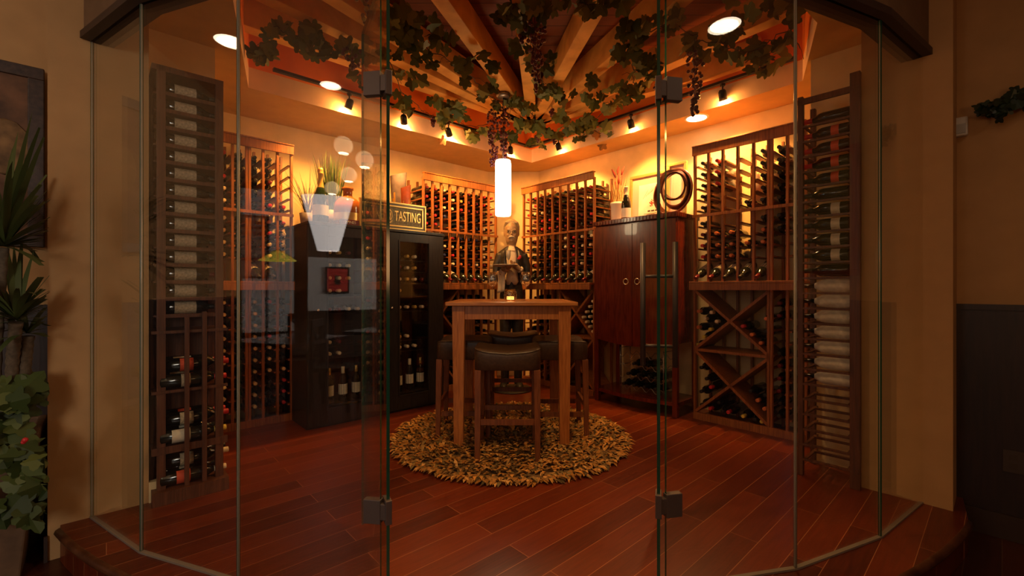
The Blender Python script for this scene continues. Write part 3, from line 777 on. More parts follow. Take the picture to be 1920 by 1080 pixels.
# ================================================================== BOTTLES
PROF = [(0, 0), (.030, 0), (.0375, .006), (.0375, .185), (.034, .202), (.020, .226), (.0150, .240), (.0155, .2405), (.0155, .296), (.0130, .299), (.0060, .2995), (0, .2970)]
def bottle_mesh(cap, seg, glass='bottle', lab=None, lb=(.055, .135)):
    m = MB(); n = len(PROF)
    m.lathe(PROF, seg, mats=[0]*6+[1]*5)
    mats = [M[glass], CAP[cap]]
    me = bpy.data.meshes.new('wine_bottle'); bmesh.ops.recalc_face_normals(m.bm, faces=m.bm.faces[:]); m.bm.to_mesh(me); m.bm.free()
    for q in mats: me.materials.append(q)
    return me
def body_mesh(seg, glass='bottle'):
    m = MB(); m.lathe(PROF[:7]+[(.0145, .28), (0, .281)], seg, mats=[0]*8)
    me = bpy.data.meshes.new('wine_bottle'); bmesh.ops.recalc_face_normals(m.bm, faces=m.bm.faces[:]); m.bm.to_mesh(me); m.bm.free(); me.materials.append(M[glass]); return me
def part_mesh(name, prof, seg, mat, a0=0, a1=2*PI):
    m = MB(); rings = []
    if a1-a0 > 6.2: m.lathe(prof, seg)
    else:
        for r, z in prof: rings.append([m.bm.verts.new((r*math.cos(a0+(a1-a0)*k/seg), r*math.sin(a0+(a1-a0)*k/seg), z)) for k in range(seg+1)])
        for a, b in zip(rings, rings[1:]):
            for k in range(seg):
                f = m.bm.faces.new((a[k], a[k+1], b[k+1], b[k])); f.smooth = True
    me = bpy.data.meshes.new(name); bmesh.ops.recalc_face_normals(m.bm, faces=m.bm.faces[:]); m.bm.to_mesh(me); m.bm.free(); me.materials.append(M[mat] if mat in M else CAP[mat]); return me
CACHE = {}
def get(key, fn):
    if key not in CACHE: CACHE[key] = fn()
    return CACHE[key]
def orient(b):
    fr = b['fr']; pos = P(fr, b['u'], b['v'], b['z'])
    if b['kind'] in ('rack',):       # cork end towards the room at v, base deeper in the rack
        d = -EV[fr]; base = pos-d*.30; q = d.to_track_quat('Z', 'Y')
    elif b['kind'] == 'display':     # neck forward and down
        d = (-EV[fr]*.93+Vector((0, 0, -.37))).normalized(); base = pos-d*.215+Vector((0, 0, .0)); base.z += .012; q = d.to_track_quat('Z', 'Y')
    elif b['kind'] == 'stand': d = Vector((0, 0, 1)); base = pos; q = Quaternion()
    else:                            # lying along the wall, label to the room
        d = EU[fr] if fr == 'L' else -EU[fr]; base = pos if fr == 'L' else pos+EU[fr]*.27*b['scale']; 
        z = d; x = -EV[fr]; y = z.cross(x); q = Matrix((x, y, z)).transposed().to_quaternion()
    return base, q
eye = Vector((0, 0, H))
BOT.sort(key=lambda b: (b['kind'] == 'rack' and 'cabinet' in b['group'] and 'inside' in b['group'], (P(b['fr'], b['u'], b['v'], b['z'])-eye).length))
NIND = 298
def new_part(name, me, parent):
    o = bpy.data.objects.new(name, me); C.objects.link(o); o.parent = parent; return o
rest = MB(); rest_mats = [M['bottle'], CAP['maroon'], CAP['black'], CAP['cream'], CAP['red'], CAP['navy'], CAP['gold'], CAP['orange'], CAP['yellow']]
restkeys = [None, 'maroon', 'black', 'cream', 'red', 'navy', 'gold', 'orange', 'yellow']
for i, b in enumerate(BOT):
    base, q = orient(b); near = (base-eye).length < 4.3; seg = 16 if near else 12
    k = b['kind']
    if i >= NIND:
        ci = restkeys.index(b['cap']) if b['cap'] in restkeys else 2
        rest.lathe(PROF, 10, o=base, q=q, mats=[0]*6+[ci]*5); continue
    if k == 'rack':
        if near:
            o = bpy.data.objects.new('wine_bottle', get(('body', seg), lambda: body_mesh(seg))); C.objects.link(o)
            c = new_part('capsule', get(('cap', b['cap']), lambda: part_mesh('capsule', [(.0152, .240)]+[(r, z) for r, z in PROF[7:]], 14, b['cap'])), o)
        else:
            o = bpy.data.objects.new('wine_bottle', get(('b', b['cap'], seg), lambda: bottle_mesh(b['cap'], seg))); C.objects.link(o)
    else:
        if k.startswith('wrap'):
            def mk():
                m = MB(); rr = random.Random(2)
                m.lathe([(0, 0), (.034, 0), (.042, .01), (.041, .05), (.043, .11), (.040, .17), (.036, .195), (.019, .222), (.017, .228)], 18)
                for v in m.bm.verts: v.co.x *= 1+rr.uniform(-.05, .05); v.co.y *= 1+rr.uniform(-.05, .05)
                me = bpy.data.meshes.new('wine_bottle'); m.bm.to_mesh(me); m.bm.free(); me.materials.append(M['wrap']); return me
            o = bpy.data.objects.new('wine_bottle', get('wrap', mk)); C.objects.link(o)
            new_part('neck', get('wneck', lambda: part_mesh('neck', [(.0145, .2), (.0145, .296), (0, .297)], 12, 'bottle')), o)
        else:
            o = bpy.data.objects.new('wine_bottle', get(('body', seg), lambda: body_mesh(seg))); C.objects.link(o)
            new_part('capsule', get(('cap', b['cap']), lambda: part_mesh('capsule', [(.0152, .240)]+[(r, z) for r, z in PROF[7:]], 14, b['cap'])), o)
            if k in ('sidered', 'sidenone'): lm = ('labelred', .10, .14)
            elif k == 'side' and b['fr'] == 'R': lm = ('label', .095, .14)
            elif k == 'side': lm = ('labeldim', .075, .175) if b['scale'] == 1 else (rnd.choice(['labeldim', 'label', 'labelred']), .05+.02*rnd.choice([0, 1, 2]), .13)
            else: lm = ('label', .06, .15)
            a = 1.15 if k.startswith('side') else PI
            if k != 'sidenone': new_part('label', get(('lab', lm, a), lambda: part_mesh('label', [(.0381, lm[1]), (.0381, lm[2])], 14, lm[0], -a, a)), o)
    o.location = base; o.rotation_mode = 'QUATERNION'; o.rotation_quaternion = q
    if b['scale'] != 1: o.scale = (b['scale'],)*3
    tag(o, b['label'], 'wine bottle', b['group'])
if len(BOT) > NIND:
    tag(rest.build('wine_bottles', rest_mats), 'the remaining small wine bottles deepest in the far racks and inside the black cabinets', 'wine bottles', kind='stuff')
print('BOTTLES', len(BOT))

# ================================================================== RUG
RC = Vector((-.015, 3.53, 0)); RR = .90
rug = thing('shag_rug', RC, 0, 'round shaggy rug of gold, orange and olive leather flakes under the bar table', 'rug')
m = MB(); m.prism([((RR-.05)*math.cos(2*PI*i/40), (RR-.05)*math.sin(2*PI*i/40)) for i in range(40)], .001, .012); m.build('backing', 'rugbase', rug)
m = MB(); rr = random.Random(11)
for i in range(6000):
    r = RR*math.sqrt(rr.random())*rr.uniform(.97, 1.0) if i > 700 else RR*rr.uniform(.93, 1.0); a = rr.random()*2*PI
    c = Vector((r*math.cos(a), r*math.sin(a), .012+rr.random()*.014))
    out = a+rr.gauss(0, 1.2) if r < RR*.9 else a+rr.gauss(0, .55)
    d = Vector((math.cos(out), math.sin(out), rr.uniform(-.15, .75) if r < RR*.9 else rr.uniform(-.2, .15))).normalized()
    s = d.cross(Vector((0, 0, 1))).normalized()*rr.uniform(.008, .015); Ln = rr.uniform(.038, .072)
    up = Vector((0, 0, rr.uniform(.0, .012)))
    p = [c-s*.5, c+s*.5, c+d*Ln*.5+s+up, c+d*Ln*.5-s+up, c+d*Ln+Vector((0, 0, -.006))]
    for q in p: q.z = max(q.z, .004)
    m.poly(p, [(0, 1, 2, 3), (3, 2, 4)])
m.build('shag', 'shag', rug)

# ================================================================== BAR TABLE
T = thing('bar_table', (-.003, 3.65, 0), 0, 'square counter-height oak bar table on the round shag rug', 'table')
m = MB(); m.box(-.475, .475, -.465, .45, 1.035, 1.062); m.build('tabletop', 'tabletop', T, bevel=.004)
for sx, sy in ((-1, -1), (1, -1), (-1, 1), (1, 1)):
    x, y = sx*.385, sy*.385; m = MB(); a, b = .046, .034
    xo, yo = x+sx*.0, y
    m.poly([(x-b, y-b, .012), (x+b, y-b, .012), (x+b, y+b, .012), (x-b, y+b, .012), (x-a, y-a, 1.035), (x+a, y-a, 1.035), (x+a, y+a, 1.035), (x-a, y+a, 1.035)],
           [(0,3,2,1),(4,5,6,7),(0,1,5,4),(1,2,6,5),(2,3,7,6),(3,0,4,7)])
    m.build('leg', 'table', T, bevel=.003)
for k in range(4):
    m = MB()
    if k < 2: y = (-.415, .392)[k]; m.box(-.34, .34, y, y+.022, .935, 1.035)
    else: x = (-.415, .392)[k-2]; m.box(x, x+.022, -.34, .34, .935, 1.035)
    m.build('apron', 'table', T)

# ================================================================== STOOLS
def stool_proto():
    t = thing('bar_stool', (0, 0, 0)); W, D, HS = .45, .42, .765
    m = MB(); nx, ny = 12, 8
    def zt(x, y): return HS-.032*(1-(2*x/W)**2)*1.0
    prof = []
    # perimeter rings
    rings = []
    def rr_(sc, zf):
        pts = []
        for k in range(32):
            a = 2*PI*k/32; c, s = math.cos(a), math.sin(a); e = .28
            x = W/2*sc*math.copysign(abs(c)**e, c); y = D/2*sc*math.copysign(abs(s)**e, s)
            pts.append(m.bm.verts.new((x, y, zf(x, y))))
        return pts
    rings.append(rr_(.97, lambda x, y: .615)); rings.append(rr_(1.0, lambda x, y: .622)); rings.append(rr_(1.0, lambda x, y: zt(x, y)-.03))
    rings.append(rr_(.985, lambda x, y: zt(x, y)-.010)); rings.append(rr_(.95, lambda x, y: zt(x, y)))
    for s in (.7, .45, .2): rings.append(rr_(s, lambda x, y: zt(x, y)+.004))
    for a, b in zip(rings, rings[1:]):
        for k in range(32): m.bm.faces.new((a[k], a[(k+1) % 32], b[(k+1) % 32], b[k]))
    m.bm.faces.new(rings[0][::-1]); m.bm.faces.new(rings[-1])
    m.build('seat', 'leather', t, smooth=True)
    m = MB(); m.tube([(W/2*.985*math.copysign(abs(math.cos(a))**.28, math.cos(a)), D/2*.985*math.copysign(abs(math.sin(a))**.28, math.sin(a)), zt(W/2*math.copysign(abs(math.cos(a))**.28, math.cos(a)), 0)-.010) for a in [2*PI*k/48 for k in range(49)]], .004, 6)
    m.build('piping', 'leather', t)
    for sx in (-1, 1):
        for sy in (-1, 1):
            m = MB(); x, y = sx*(W/2-.028), sy*(D/2-.028); a, b = .022, .017; ox, oy = sx*.003, sy*.012
            m.poly([(x-b+ox, y-b+oy, .012), (x+b+ox, y-b+oy, .012), (x+b+ox, y+b+oy, .012), (x-b+ox, y+b+oy, .012), (x-a, y-a, .617), (x+a, y-a, .617), (x+a, y+a, .617), (x-a, y+a, .617)],
                   [(0,3,2,1),(4,5,6,7),(0,1,5,4),(1,2,6,5),(2,3,7,6),(3,0,4,7)])
            m.build('leg', 'stoolleg', t, bevel=.002)
    for k, z in enumerate((.27, .27, .20, .20)):
        m = MB()
        if k < 2: y = (-1, 1)[k]*(D/2-.025); m.box(-W/2+.045, W/2-.045, y-.010, y+.010, z-.018, z+.018)
        else: x = (-1, 1)[k-2]*(W/2-.026); m.box(x-.010, x+.010, -D/2+.045, D/2-.045, z-.018, z+.018)
        m.build('stretcher', 'stoolleg', t)
    return t
def copy_thing(o, loc, rz):
    c = o.copy(); C.objects.link(c); c.location = loc; c.rotation_euler = (0, 0, rz)
    for ch in list(o.children):
        k = ch.copy(); C.objects.link(k); k.parent = c
        for g in ch.children:
            e = g.copy(); C.objects.link(e); e.parent = k
    return c
st = stool_proto()
for i, (x, y, rz, lb) in enumerate(((-.03, 3.155, 0, 'brown leather saddle-seat bar stool in front of the table, nearest the doorway'),
                                    (-.375, 3.62, PI/2, 'brown leather saddle-seat bar stool tucked under the left side of the table'),
                                    (.375, 3.60, -PI/2, 'brown leather saddle-seat bar stool tucked under the right side of the table'),
                                    (.01, 4.12, PI, 'brown leather saddle-seat bar stool at the far side of the table, before the statue'))):
    o = st if i == 0 else copy_thing(st, (x, y, 0), rz)
    o.location = (x, y, 0); o.rotation_euler = (0, 0, rz); tag(o, lb, 'bar stool', 'bar stools round the oak table')

# ================================================================== GLASSES AND CANDLE ON THE TABLE
def wineglass(loc, label):
    t = thing('wine_glass', loc, 0, label, 'wine glass', 'wine glasses on the bar table')
    m = MB(); m.lathe([(.036, 0), (.036, .002), (.006, .006), (.0035, .02), (.0035, .10), (.008, .112)], 20); m.build('stem', 'drink', t)
    m = MB(); m.lathe([(.006, .110), (.025, .122), (.040, .145), (.0435, .165), (.041, .195), (.034, .228), (.0325, .2285), (.0395, .195), (.042, .165), (.038, .146), (.023, .124), (0, .115)], 22); m.build('bowl', 'drink', t)
for x, l in ((924, 'clear stemmed wine glass standing on the bar table, left of the candle'), (985.5, 'clear stemmed wine glass standing on the bar table, right of the candle')):
    wineglass(((x-960)/F*3.55, 3.55, 1.062), l)
cd = thing('candle_holder', ((957-960)/F*3.5, 3.5, 1.062), 0, 'small round cut-glass candle holder glowing between the two wine glasses', 'candle holder')
m = MB(); m.lathe([(.0, 0), (.034, 0), (.047, .018), (.050, .04), (.046, .07), (.040, .092), (.037, .092), (.043, .07), (.047, .04), (.044, .02), (0, .008)], 20)
m.build('holder', glassmat('cut_glass', (.95, .80, .55), .10, .08), cd)
m = MB()
for r in range(3):
    for k in range(9):
        a = 2*PI*(k+.5*(r % 2))/9; rad = (.0492, .0505, .0465)[r]; c = Vector((rad*math.cos(a), rad*math.sin(a), .022+.022*r))
        m.tube([c+Vector((-.008*math.sin(a)*math.cos(q), .008*math.cos(a)*math.cos(q), .008*math.sin(q))) for q in [2*PI*j/8 for j in range(9)]], .0012, 4, cap=False)
m.build('silver_pattern', 'metal', cd)
m = MB(); m.lathe([(0, .010), (.028, .010), (.028, .035), (0, .036)], 14); m.build('candle', 'candle', cd)

# ================================================================== PENDANT
pd = thing('pendant_lamp', (-.082, 4.1, 2.95), 0, 'glowing white fluted cylinder pendant lamp on a cord before the statue', 'pendant lamp')
m = MB(); m.lathe([(0, -.001), (.060, -.001), (.065, -.02), (.055, -.035), (.01, -.04), (0, -.04)], 24); m.build('canopy', 'metal', pd)
m = MB(); m.tube([(0, 0, -.035), (0, 0, -.62)], .003, 6); m.build('cord', 'blackmetal', pd)
m = MB(); sg = 48; z0, z1 = 1.827-2.95, 2.333-2.95; rings = []
for r, z in ((.066, z0), (.071, z0+.008), (.0725, z0+.05), (.0725, z1-.03), (.068, z1), (.02, z1+.002)):
    rings.append([m.bm.verts.new((r*(1-.02*(k % 2))*math.cos(2*PI*k/sg), r*(1-.02*(k % 2))*math.sin(2*PI*k/sg), z)) for k in range(sg)])
for a, b in zip(rings, rings[1:]):
    for k in range(sg): m.bm.faces.new((a[k], a[(k+1) % sg], b[(k+1) % sg], b[k]))
m.bm.faces.new(rings[0][::-1]); m.build('lamp_shade', 'shade', pd)

# ================================================================== STATUE OF A WAITER
SX, SY = -.005, 5.12
S = thing('waiter_statue', (SX, SY, 0), 0, 'painted statue of a grey-haired waiter in a black jacket holding a tray', 'statue')
m = MB()      # body: head, neck, hands as one skin
m.loft([(0, .01, 1.56, .055, .055), (0, .005, 1.62, .050, .052), (0, 0, 1.66, .052, .056), (0, -.012, 1.685, .060, .070), (0, -.012, 1.72, .070, .084), (0, -.008, 1.76, .075, .092), (0, 0, 1.81, .079, .096), (0, .004, 1.86, .078, .094), (0, .01, 1.90, .064, .08), (0, .01, 1.93, .035, .045)], 24)
m.poly([(-.018, -.090, 1.755), (.018, -.090, 1.755), (0, -.128, 1.762), (-.008, -.09, 1.812), (.008, -.09, 1.812)], [(0, 1, 2), (0, 2, 3), (1, 4, 2), (3, 2, 4), (0, 3, 4, 1)])
for s in (-1, 1):
    m.ball((s*.080, .0, 1.785), .026, 10, (.45, .8, 1.2))         # ear
    m.ball((s*.030, -.078, 1.762), .026, 10, (1, .6, .8))         # cheek
    m.ball((s*.030, -.084, 1.822), .020, 10, (1.3, .5, .45))      # brow
m.ball((0, -.080, 1.700), .022, 10, (1.2, .8, .8))                # chin
body = m.build('body', 'skin', S, remesh=.006)
m = MB()
for s in (-1, 1):
    m.ball((s*.031, -.086, 1.798), .012, 10, (1.1, .6, .7))
    m.tube([(s*.031+.021*math.cos(a), -.098, 1.797+.017*math.sin(a)) for a in [2*PI*k/14 for k in range(15)]], .0025, 5)
m.tube([(-.010, -.100, 1.80), (.010, -.100, 1.80)], .0022, 5); m.build('spectacles', 'jacket', S)
m = MB()
m.tube([(-.040, -.092, 1.728), (-.02, -.102, 1.741), (0, -.106, 1.744), (.02, -.102, 1.741), (.040, -.092, 1.728)], [.004, .010, .012, .010, .004], 8)
m.build('moustache', 'shirt', S)
m = MB(); rr = random.Random(5)                                   # swept wavy hair
m.loft([(0, .018, 1.80, .084, .088), (0, .020, 1.85, .088, .094), (0, .022, 1.90, .080, .090), (0, .022, 1.935, .058, .068), (0, .02, 1.955, .028, .035)], 20)
for k in range(26):
    a = PI*.05+rr.random()*PI*.9; x = .084*math.cos(a); m.tube([(x*.3, -.055+.01*rr.random(), 1.925), (x*.8, -.055, 1.905+.012*rr.random()), (x*1.02, -.02+.02*rr.random(), 1.86), (x*1.04, .03, 1.80)], [.010, .012, .012, .007], 6)
m.build('hair', plain('statue_hair', (.50, .33, .16), .5, noise=.3, nscale=60), S, remesh=.006)
m = MB()      # jacket with both sleeves, one surface
m.loft([(0, .03, 1.12, .165, .110), (0, .02, 1.20, .150, .108), (0, .01, 1.32, .158, .112), (0, .01, 1.42, .178, .118), (0, .01, 1.52, .190, .110), (0, .015, 1.575, .190, .095), (0, .02, 1.608, .135, .080), (0, .02, 1.640, .078, .066)], 28)
m.tube([(-.165, .01, 1.545), (-.215, .0, 1.42), (-.222, -.01, 1.28)], [.062, .058, .050], 14)
m.tube([(-.222, -.01, 1.28), (-.170, -.12, 1.30), (-.11, -.20, 1.345)], [.052, .046, .038], 14)
m.tube([(.165, .01, 1.545), (.215, .02, 1.42), (.222, .015, 1.28)], [.062, .058, .050], 14)
m.tube([(.222, .015, 1.28), (.17, -.09, 1.30), (.115, -.125, 1.37)], [.052, .045, .037], 14)
for v_ in m.bm.verts: v_.co.x *= .80
jk = m.build('jacket', 'jacket', S, remesh=.009)
m = MB()      # shirt front and waistcoat with pointed hem
def front(xs, z, y): return (xs, y, z)
rowsv = [(1.64, .030, -.050), (1.60, .045, -.078), (1.54, .062, -.108), (1.45, .060, -.118), (1.36, .070, -.120), (1.28, .082, -.118), (1.235, .085, -.112)]
pts = []
for z, hw, y in rowsv:
    for k in range(7): xx = -hw+2*hw*k/6; pts.append((xx, y+.35*xx*xx/.085-.004, z-(.055*(1-abs(abs(xx)/hw-.5)*2) if z < 1.24 else 0)))
m.poly(pts, [(r*7+k, r*7+k+1, (r+1)*7+k+1, (r+1)*7+k) for r in range(6) for k in range(6)])
for v_ in m.bm.verts: v_.co.x *= .88
m.build('waistcoat', 'shirt', S, solid=.012, smooth=True)
m = MB()
for z in (1.45, 1.40, 1.35, 1.30): m.ball((.004, -.130, z), .006, 8)
m.build('buttons', 'gold', S)
m = MB()
for s in (-1, 1):
    m.poly([(s*.002, -.098, 1.585), (s*.040, -.094, 1.602), (s*.042, -.094, 1.570), (s*.040, -.100, 1.60), (s*.002, -.110, 1.585)], [(0, 1, 2), (4, 3, 2)])
    m.tube([(s*.004, -.104, 1.586), (s*.030, -.102, 1.588), (s*.040, -.098, 1.588)], [.006, .012, .013], 8)
m.build('bow_tie', 'shirt', S)
m = MB()      # lapels
for s in (-1, 1):
    m.poly([(s*.050, -.060, 1.635), (s*.085, -.060, 1.61), (s*.115, -.105, 1.53), (s*.090, -.112, 1.50), (s*.098, -.114, 1.47), (s*.072, -.122, 1.36), (s*.066, -.122, 1.42)], [(0, 1, 2, 3, 4, 5, 6)])
for v_ in m.bm.verts: v_.co.x *= .85
m.build('lapels', 'jacket', S, solid=.010)
m = MB(); rr = random.Random(2)
for k in range(9): m.ball((.086+rr.uniform(-.014, .014), -.118, 1.505+rr.uniform(-.014, .014)), .012, 7, (1, .6, 1))
m.build('rose', 'rose', S)
m = MB()      # trousers
m.loft([(0, .02, .80, .155, .105), (0, .02, .95, .165, .112), (0, .02, 1.08, .160, .108), (0, .02, 1.18, .145, .100)], 24)
for s in (-1, 1): m.tube([(s*.080, .02, .84), (s*.088, .01, .50), (s*.090, .03, .10), (s*.090, .03, .06)], [.085, .066, .055, .058], 16)
for v_ in m.bm.verts: v_.co.x *= .85
m.build('trousers', 'jacket', S, remesh=.009)
for s in (-1, 1):
    m = MB(); m.loft([(s*.09, -.02, .012, .048, .125), (s*.09, -.02, .035, .050, .128), (s*.09, -.005, .065, .040, .09), (s*.09, .02, .09, .030, .045)], 16); m.build('shoe', 'jacket', S)
m = MB(); m.lathe([(0, 0), (.24, 0), (.25, .006), (.24, .013), (0, .013)], 28); m.build('base', 'jacket', S)
def hand(c, fwd, side, up, name):
    m = MB(); c = Vector(c); f = Vector(fwd).normalized(); s = Vector(side).normalized(); u = Vector(up).normalized()
    m.tube([c-f*.06, c-f*.02, c+f*.03, c+f*.055], [.024, .030, .036, .030], 12)
    for i, (o, l) in enumerate(((-.027, .055), (-.009, .066), (.009, .062), (.026, .048))):
        a = c+s*o+f*.045; m.tube([a, a+f*l*.5, a+f*l*.85+u*.012, a+f*l+u*.024], [.0095, .009, .008, .006], 8)
    a = c-s*.028; m.tube([a, a-s*.02+f*.02+u*.01, a-s*.016+f*.045+u*.022], [.012, .010, .008], 8)
    return m.build(name, 'skin', S, remesh=.0045)
hand((-.068, -.245, 1.372), (.45, -.85, .10), (.85, .45, 0), (0, 0, 1), 'hand')
hand((.070, -.145, 1.385), (-.7, -.25, .55), (.2, -.2, -.9), (0, -1, 0), 'hand')
for c, a, b in (((-.088, -.205, 1.347), (-.104, -.18, 1.337), .040), ((.090, -.128, 1.375), (.104, -.118, 1.36), .039)):
    m = MB(); m.tube([a, c], b, 14); m.build('cuff', 'shirt', S)
# towel over the forearm
m = MB(); pts = []
for i in range(9):
    for k in range(7):
        t = i/8; x = -.155+.080*k/6; z = 1.345+.004*k-.24*t if i else 1.350+.004*k
        pts.append((x+.006*math.sin(k*2.2+t*3), -.165-.055*k/6-.012*math.sin(k*1.9)-.012*(i > 0), z))
m.poly(pts, [(r*7+k, r*7+k+1, (r+1)*7+k+1, (r+1)*7+k) for r in range(8) for k in range(6)]); m.build('towel', 'shirt', S, solid=.008, smooth=True)
ty = SY-.275; tx = SX-.068
tray = tag(MB().lathe([(0, 0), (.120, 0), (.135, .012), (.138, .012), (.138, .018), (.130, .018), (.118, .006), (0, .006)], 30, o=(0, 0, 0)).build('serving_tray', plain('pale_tray', (.78, .64, .44), .35), loc=(tx, ty, 1.398)), 'round pale serving tray held up by the waiter statue', 'tray')
fl_ = thing('champagne_flute', (tx+.035, ty, 1.405), 0, 'slim clear flute glass standing on the statue\'s tray', 'glass')
m = MB(); m.lathe([(.028, 0), (.028, .002), (.004, .006), (.003, .06), (.015, .075), (.024, .11), (.025, .165), (.0235, .165), (.022, .11), (0, .078)], 16); m.build('flute', plain('statue_glass', (.45, .40, .30), .2, spec=.8), fl_)

# ================================================================== CEILING BEAMS
HUB = Vector((.225, 4.95, 2.95))
beamdirs = [(-1.94, -1.76), (-1.757, -2.183), (-.84, -1.36), (-.675, -2.18), (-.167, -2.08), (.333, -2.12), (.577, -1.48), (.99, -1.26), (1.55, -1.22)]
names = ['leftmost, beside the left track', 'second from the left', 'third from the left', 'fourth from the left', 'centre one running straight at the viewer', 'fourth from the right', 'third from the right', 'second from the right', 'rightmost, beside the right track']
ends = [2.9, 3.35, 2.9, 2.9, 2.85, 2.9, 3.1, 2.6, 2.25]
for (dx, dy), nm, ln in zip(beamdirs, names, ends):
    d = Vector((dx, dy, 0)).normalized(); m = MB(); a = HUB+d*.10; b = HUB+d*ln
    L_ = (b-a).length
    m.box(0, L_, -.052, .052, 0, .20)
    o = m.build('ceiling_beam', 'beam', loc=a, bevel=.004); o.rotation_euler = (0, 0, math.atan2(dy, dx))
    tag(o, 'pale timber ceiling beam fanning from the corner, %s' % nm, 'ceiling beam', 'ceiling beams fanning out of the corner')
m = MB(); m.lathe([(0, -.02), (.13, -.02), (.13, .25), (0, .25)], 10); tag(m.build('beam_hub_block', 'beam', loc=HUB), 'round timber block where the ceiling beams meet', 'beam block')
# lighter nailers along the beams up at the boards
# ================================================================== TRACK LIGHTS
def track(a, b, label):
    o = MB().bar((0, 0, 0), Vector(b)-Vector(a), .035, .022).build('light_track', 'blackmetal', loc=a); return tag(o, label, 'light track', 'black light tracks')
tc_ = Vector((.225, 5.41, 2.875))
tl = P('L', on('L', 513, 117, 3.83)[0], 3.84, 2.875); trr = P('R', on('R', 1490, 117, 3.79)[0], 3.79, 2.875)
track(tc_, tl, 'black light track along the left side of the raised ceiling'); track(tc_, trr, 'black light track along the right side of the raised ceiling')
def head(px, py, fr, v, tgt, watts, cone, label, col=WARM):
    u, z = on(fr, px, py, v); p = P(fr, u, v, 2.865); tgt = Vector(tgt)
    t = thing('track_spotlight', p, 0, label, 'spotlight', 'black track spotlights')
    m = MB(); m.box(-.015, .015, -.015, .015, -.02, 0); m.tube([(0, 0, -.02), (0, 0, -.075)], .006, 6); m.build('stem', 'blackmetal', t)
    c = Vector((0, 0, -.095)); d = (tgt-(p+c)).normalized(); q = d.to_track_quat('Z', 'Y')
    m = MB(); m.lathe([(0, -.045), (.020, -.045), (.030, -.03), (.034, .04), (.031, .04), (.028, .02), (0, .02)], 16, o=c, q=q); m.build('lamp_head', 'blackmetal', t)
    m = MB(); m.lathe([(0, .024), (.0275, .024), (.0275, .026), (0, .0265)], 14, o=c, q=q); m.build('bulb', 'bulb', t)
    light('SPOT', 'spot_beam', p+c+d*.05, watts, col, parent=t, target=tgt, cone=cone, blend=.7, radius=.03)
    light('POINT', 'bulb_spill', p+c+d*.06+Vector((0, 0, .0)), watts*.045, (1.0, .42, .10), parent=t, radius=.02)  # point lamp added by each head to brighten the tray sides
head(655, 190, 'L', 3.84, P('L', 1.35, 4.3, 1.7), 154, 95, 'black track spotlight on the left track nearest the viewer')
head(757, 210, 'L', 3.84, P('L', 2.55, 4.55, 2.0), 123, 90, 'black track spotlight on the left track behind the vine leaves')
head(841, 238, 'L', 3.84, P('L', 3.4, 4.4, 1.9), 128, 90, 'black track spotlight on the left track near the drooping yellow leaf')
head(957, 270, 'L', 3.86, (-.02, 5.9, 2.2), 88, 100, 'black track spotlight nearest the corner, above the pendant lamp')
head(1047, 270, 'R', 3.80, P('R', -3.3, 4.2, 1.9), 116, 90, 'black track spotlight on the right track nearest the corner')
head(1183, 212, 'R', 3.80, P('R', -2.45, 4.15, 2.1), 95, 90, 'black track spotlight on the right track above the framed poster')
head(1355, 165, 'R', 3.80, P('R', -1.6, 4.1, 2.2), 180, 95, 'black track spotlight on the right track nearest the viewer')
# recessed cans
def can(x, y, z, r, watts, label, cone=110, name='recessed_downlight', col=(1.0, .55, .20), strength=None, grp='recessed ceiling downlights'):
    t = thing(name, (x, y, z), 0, label, 'downlight', grp)
    m = MB(); m.lathe([(r, 0), (r+.018, 0), (r+.018, -.005), (r, -.006), (r, .0)], 28); m.build('trim_ring', 'white', t)
    m = MB(); m.lathe([(0, -.003), (r, -.003)], 28); m.build('lamp_disc', 'bulbcan', t)
    if watts: light('SPOT', 'downlight_beam', (x, y, z-.02), watts, col, parent=t, target=(x, y, 0), cone=cone, blend=.8, radius=.06)
q = atz(1306, 221, SOF); can(q.x, q.y, SOF, .085, 100, 'round recessed downlight in the low ceiling above the right rack', 120)
can(.05, 1.93, SOF, .06, 95, 'round recessed downlight just inside the doorway', 115)  # lamp added out of view to brighten the rug and table

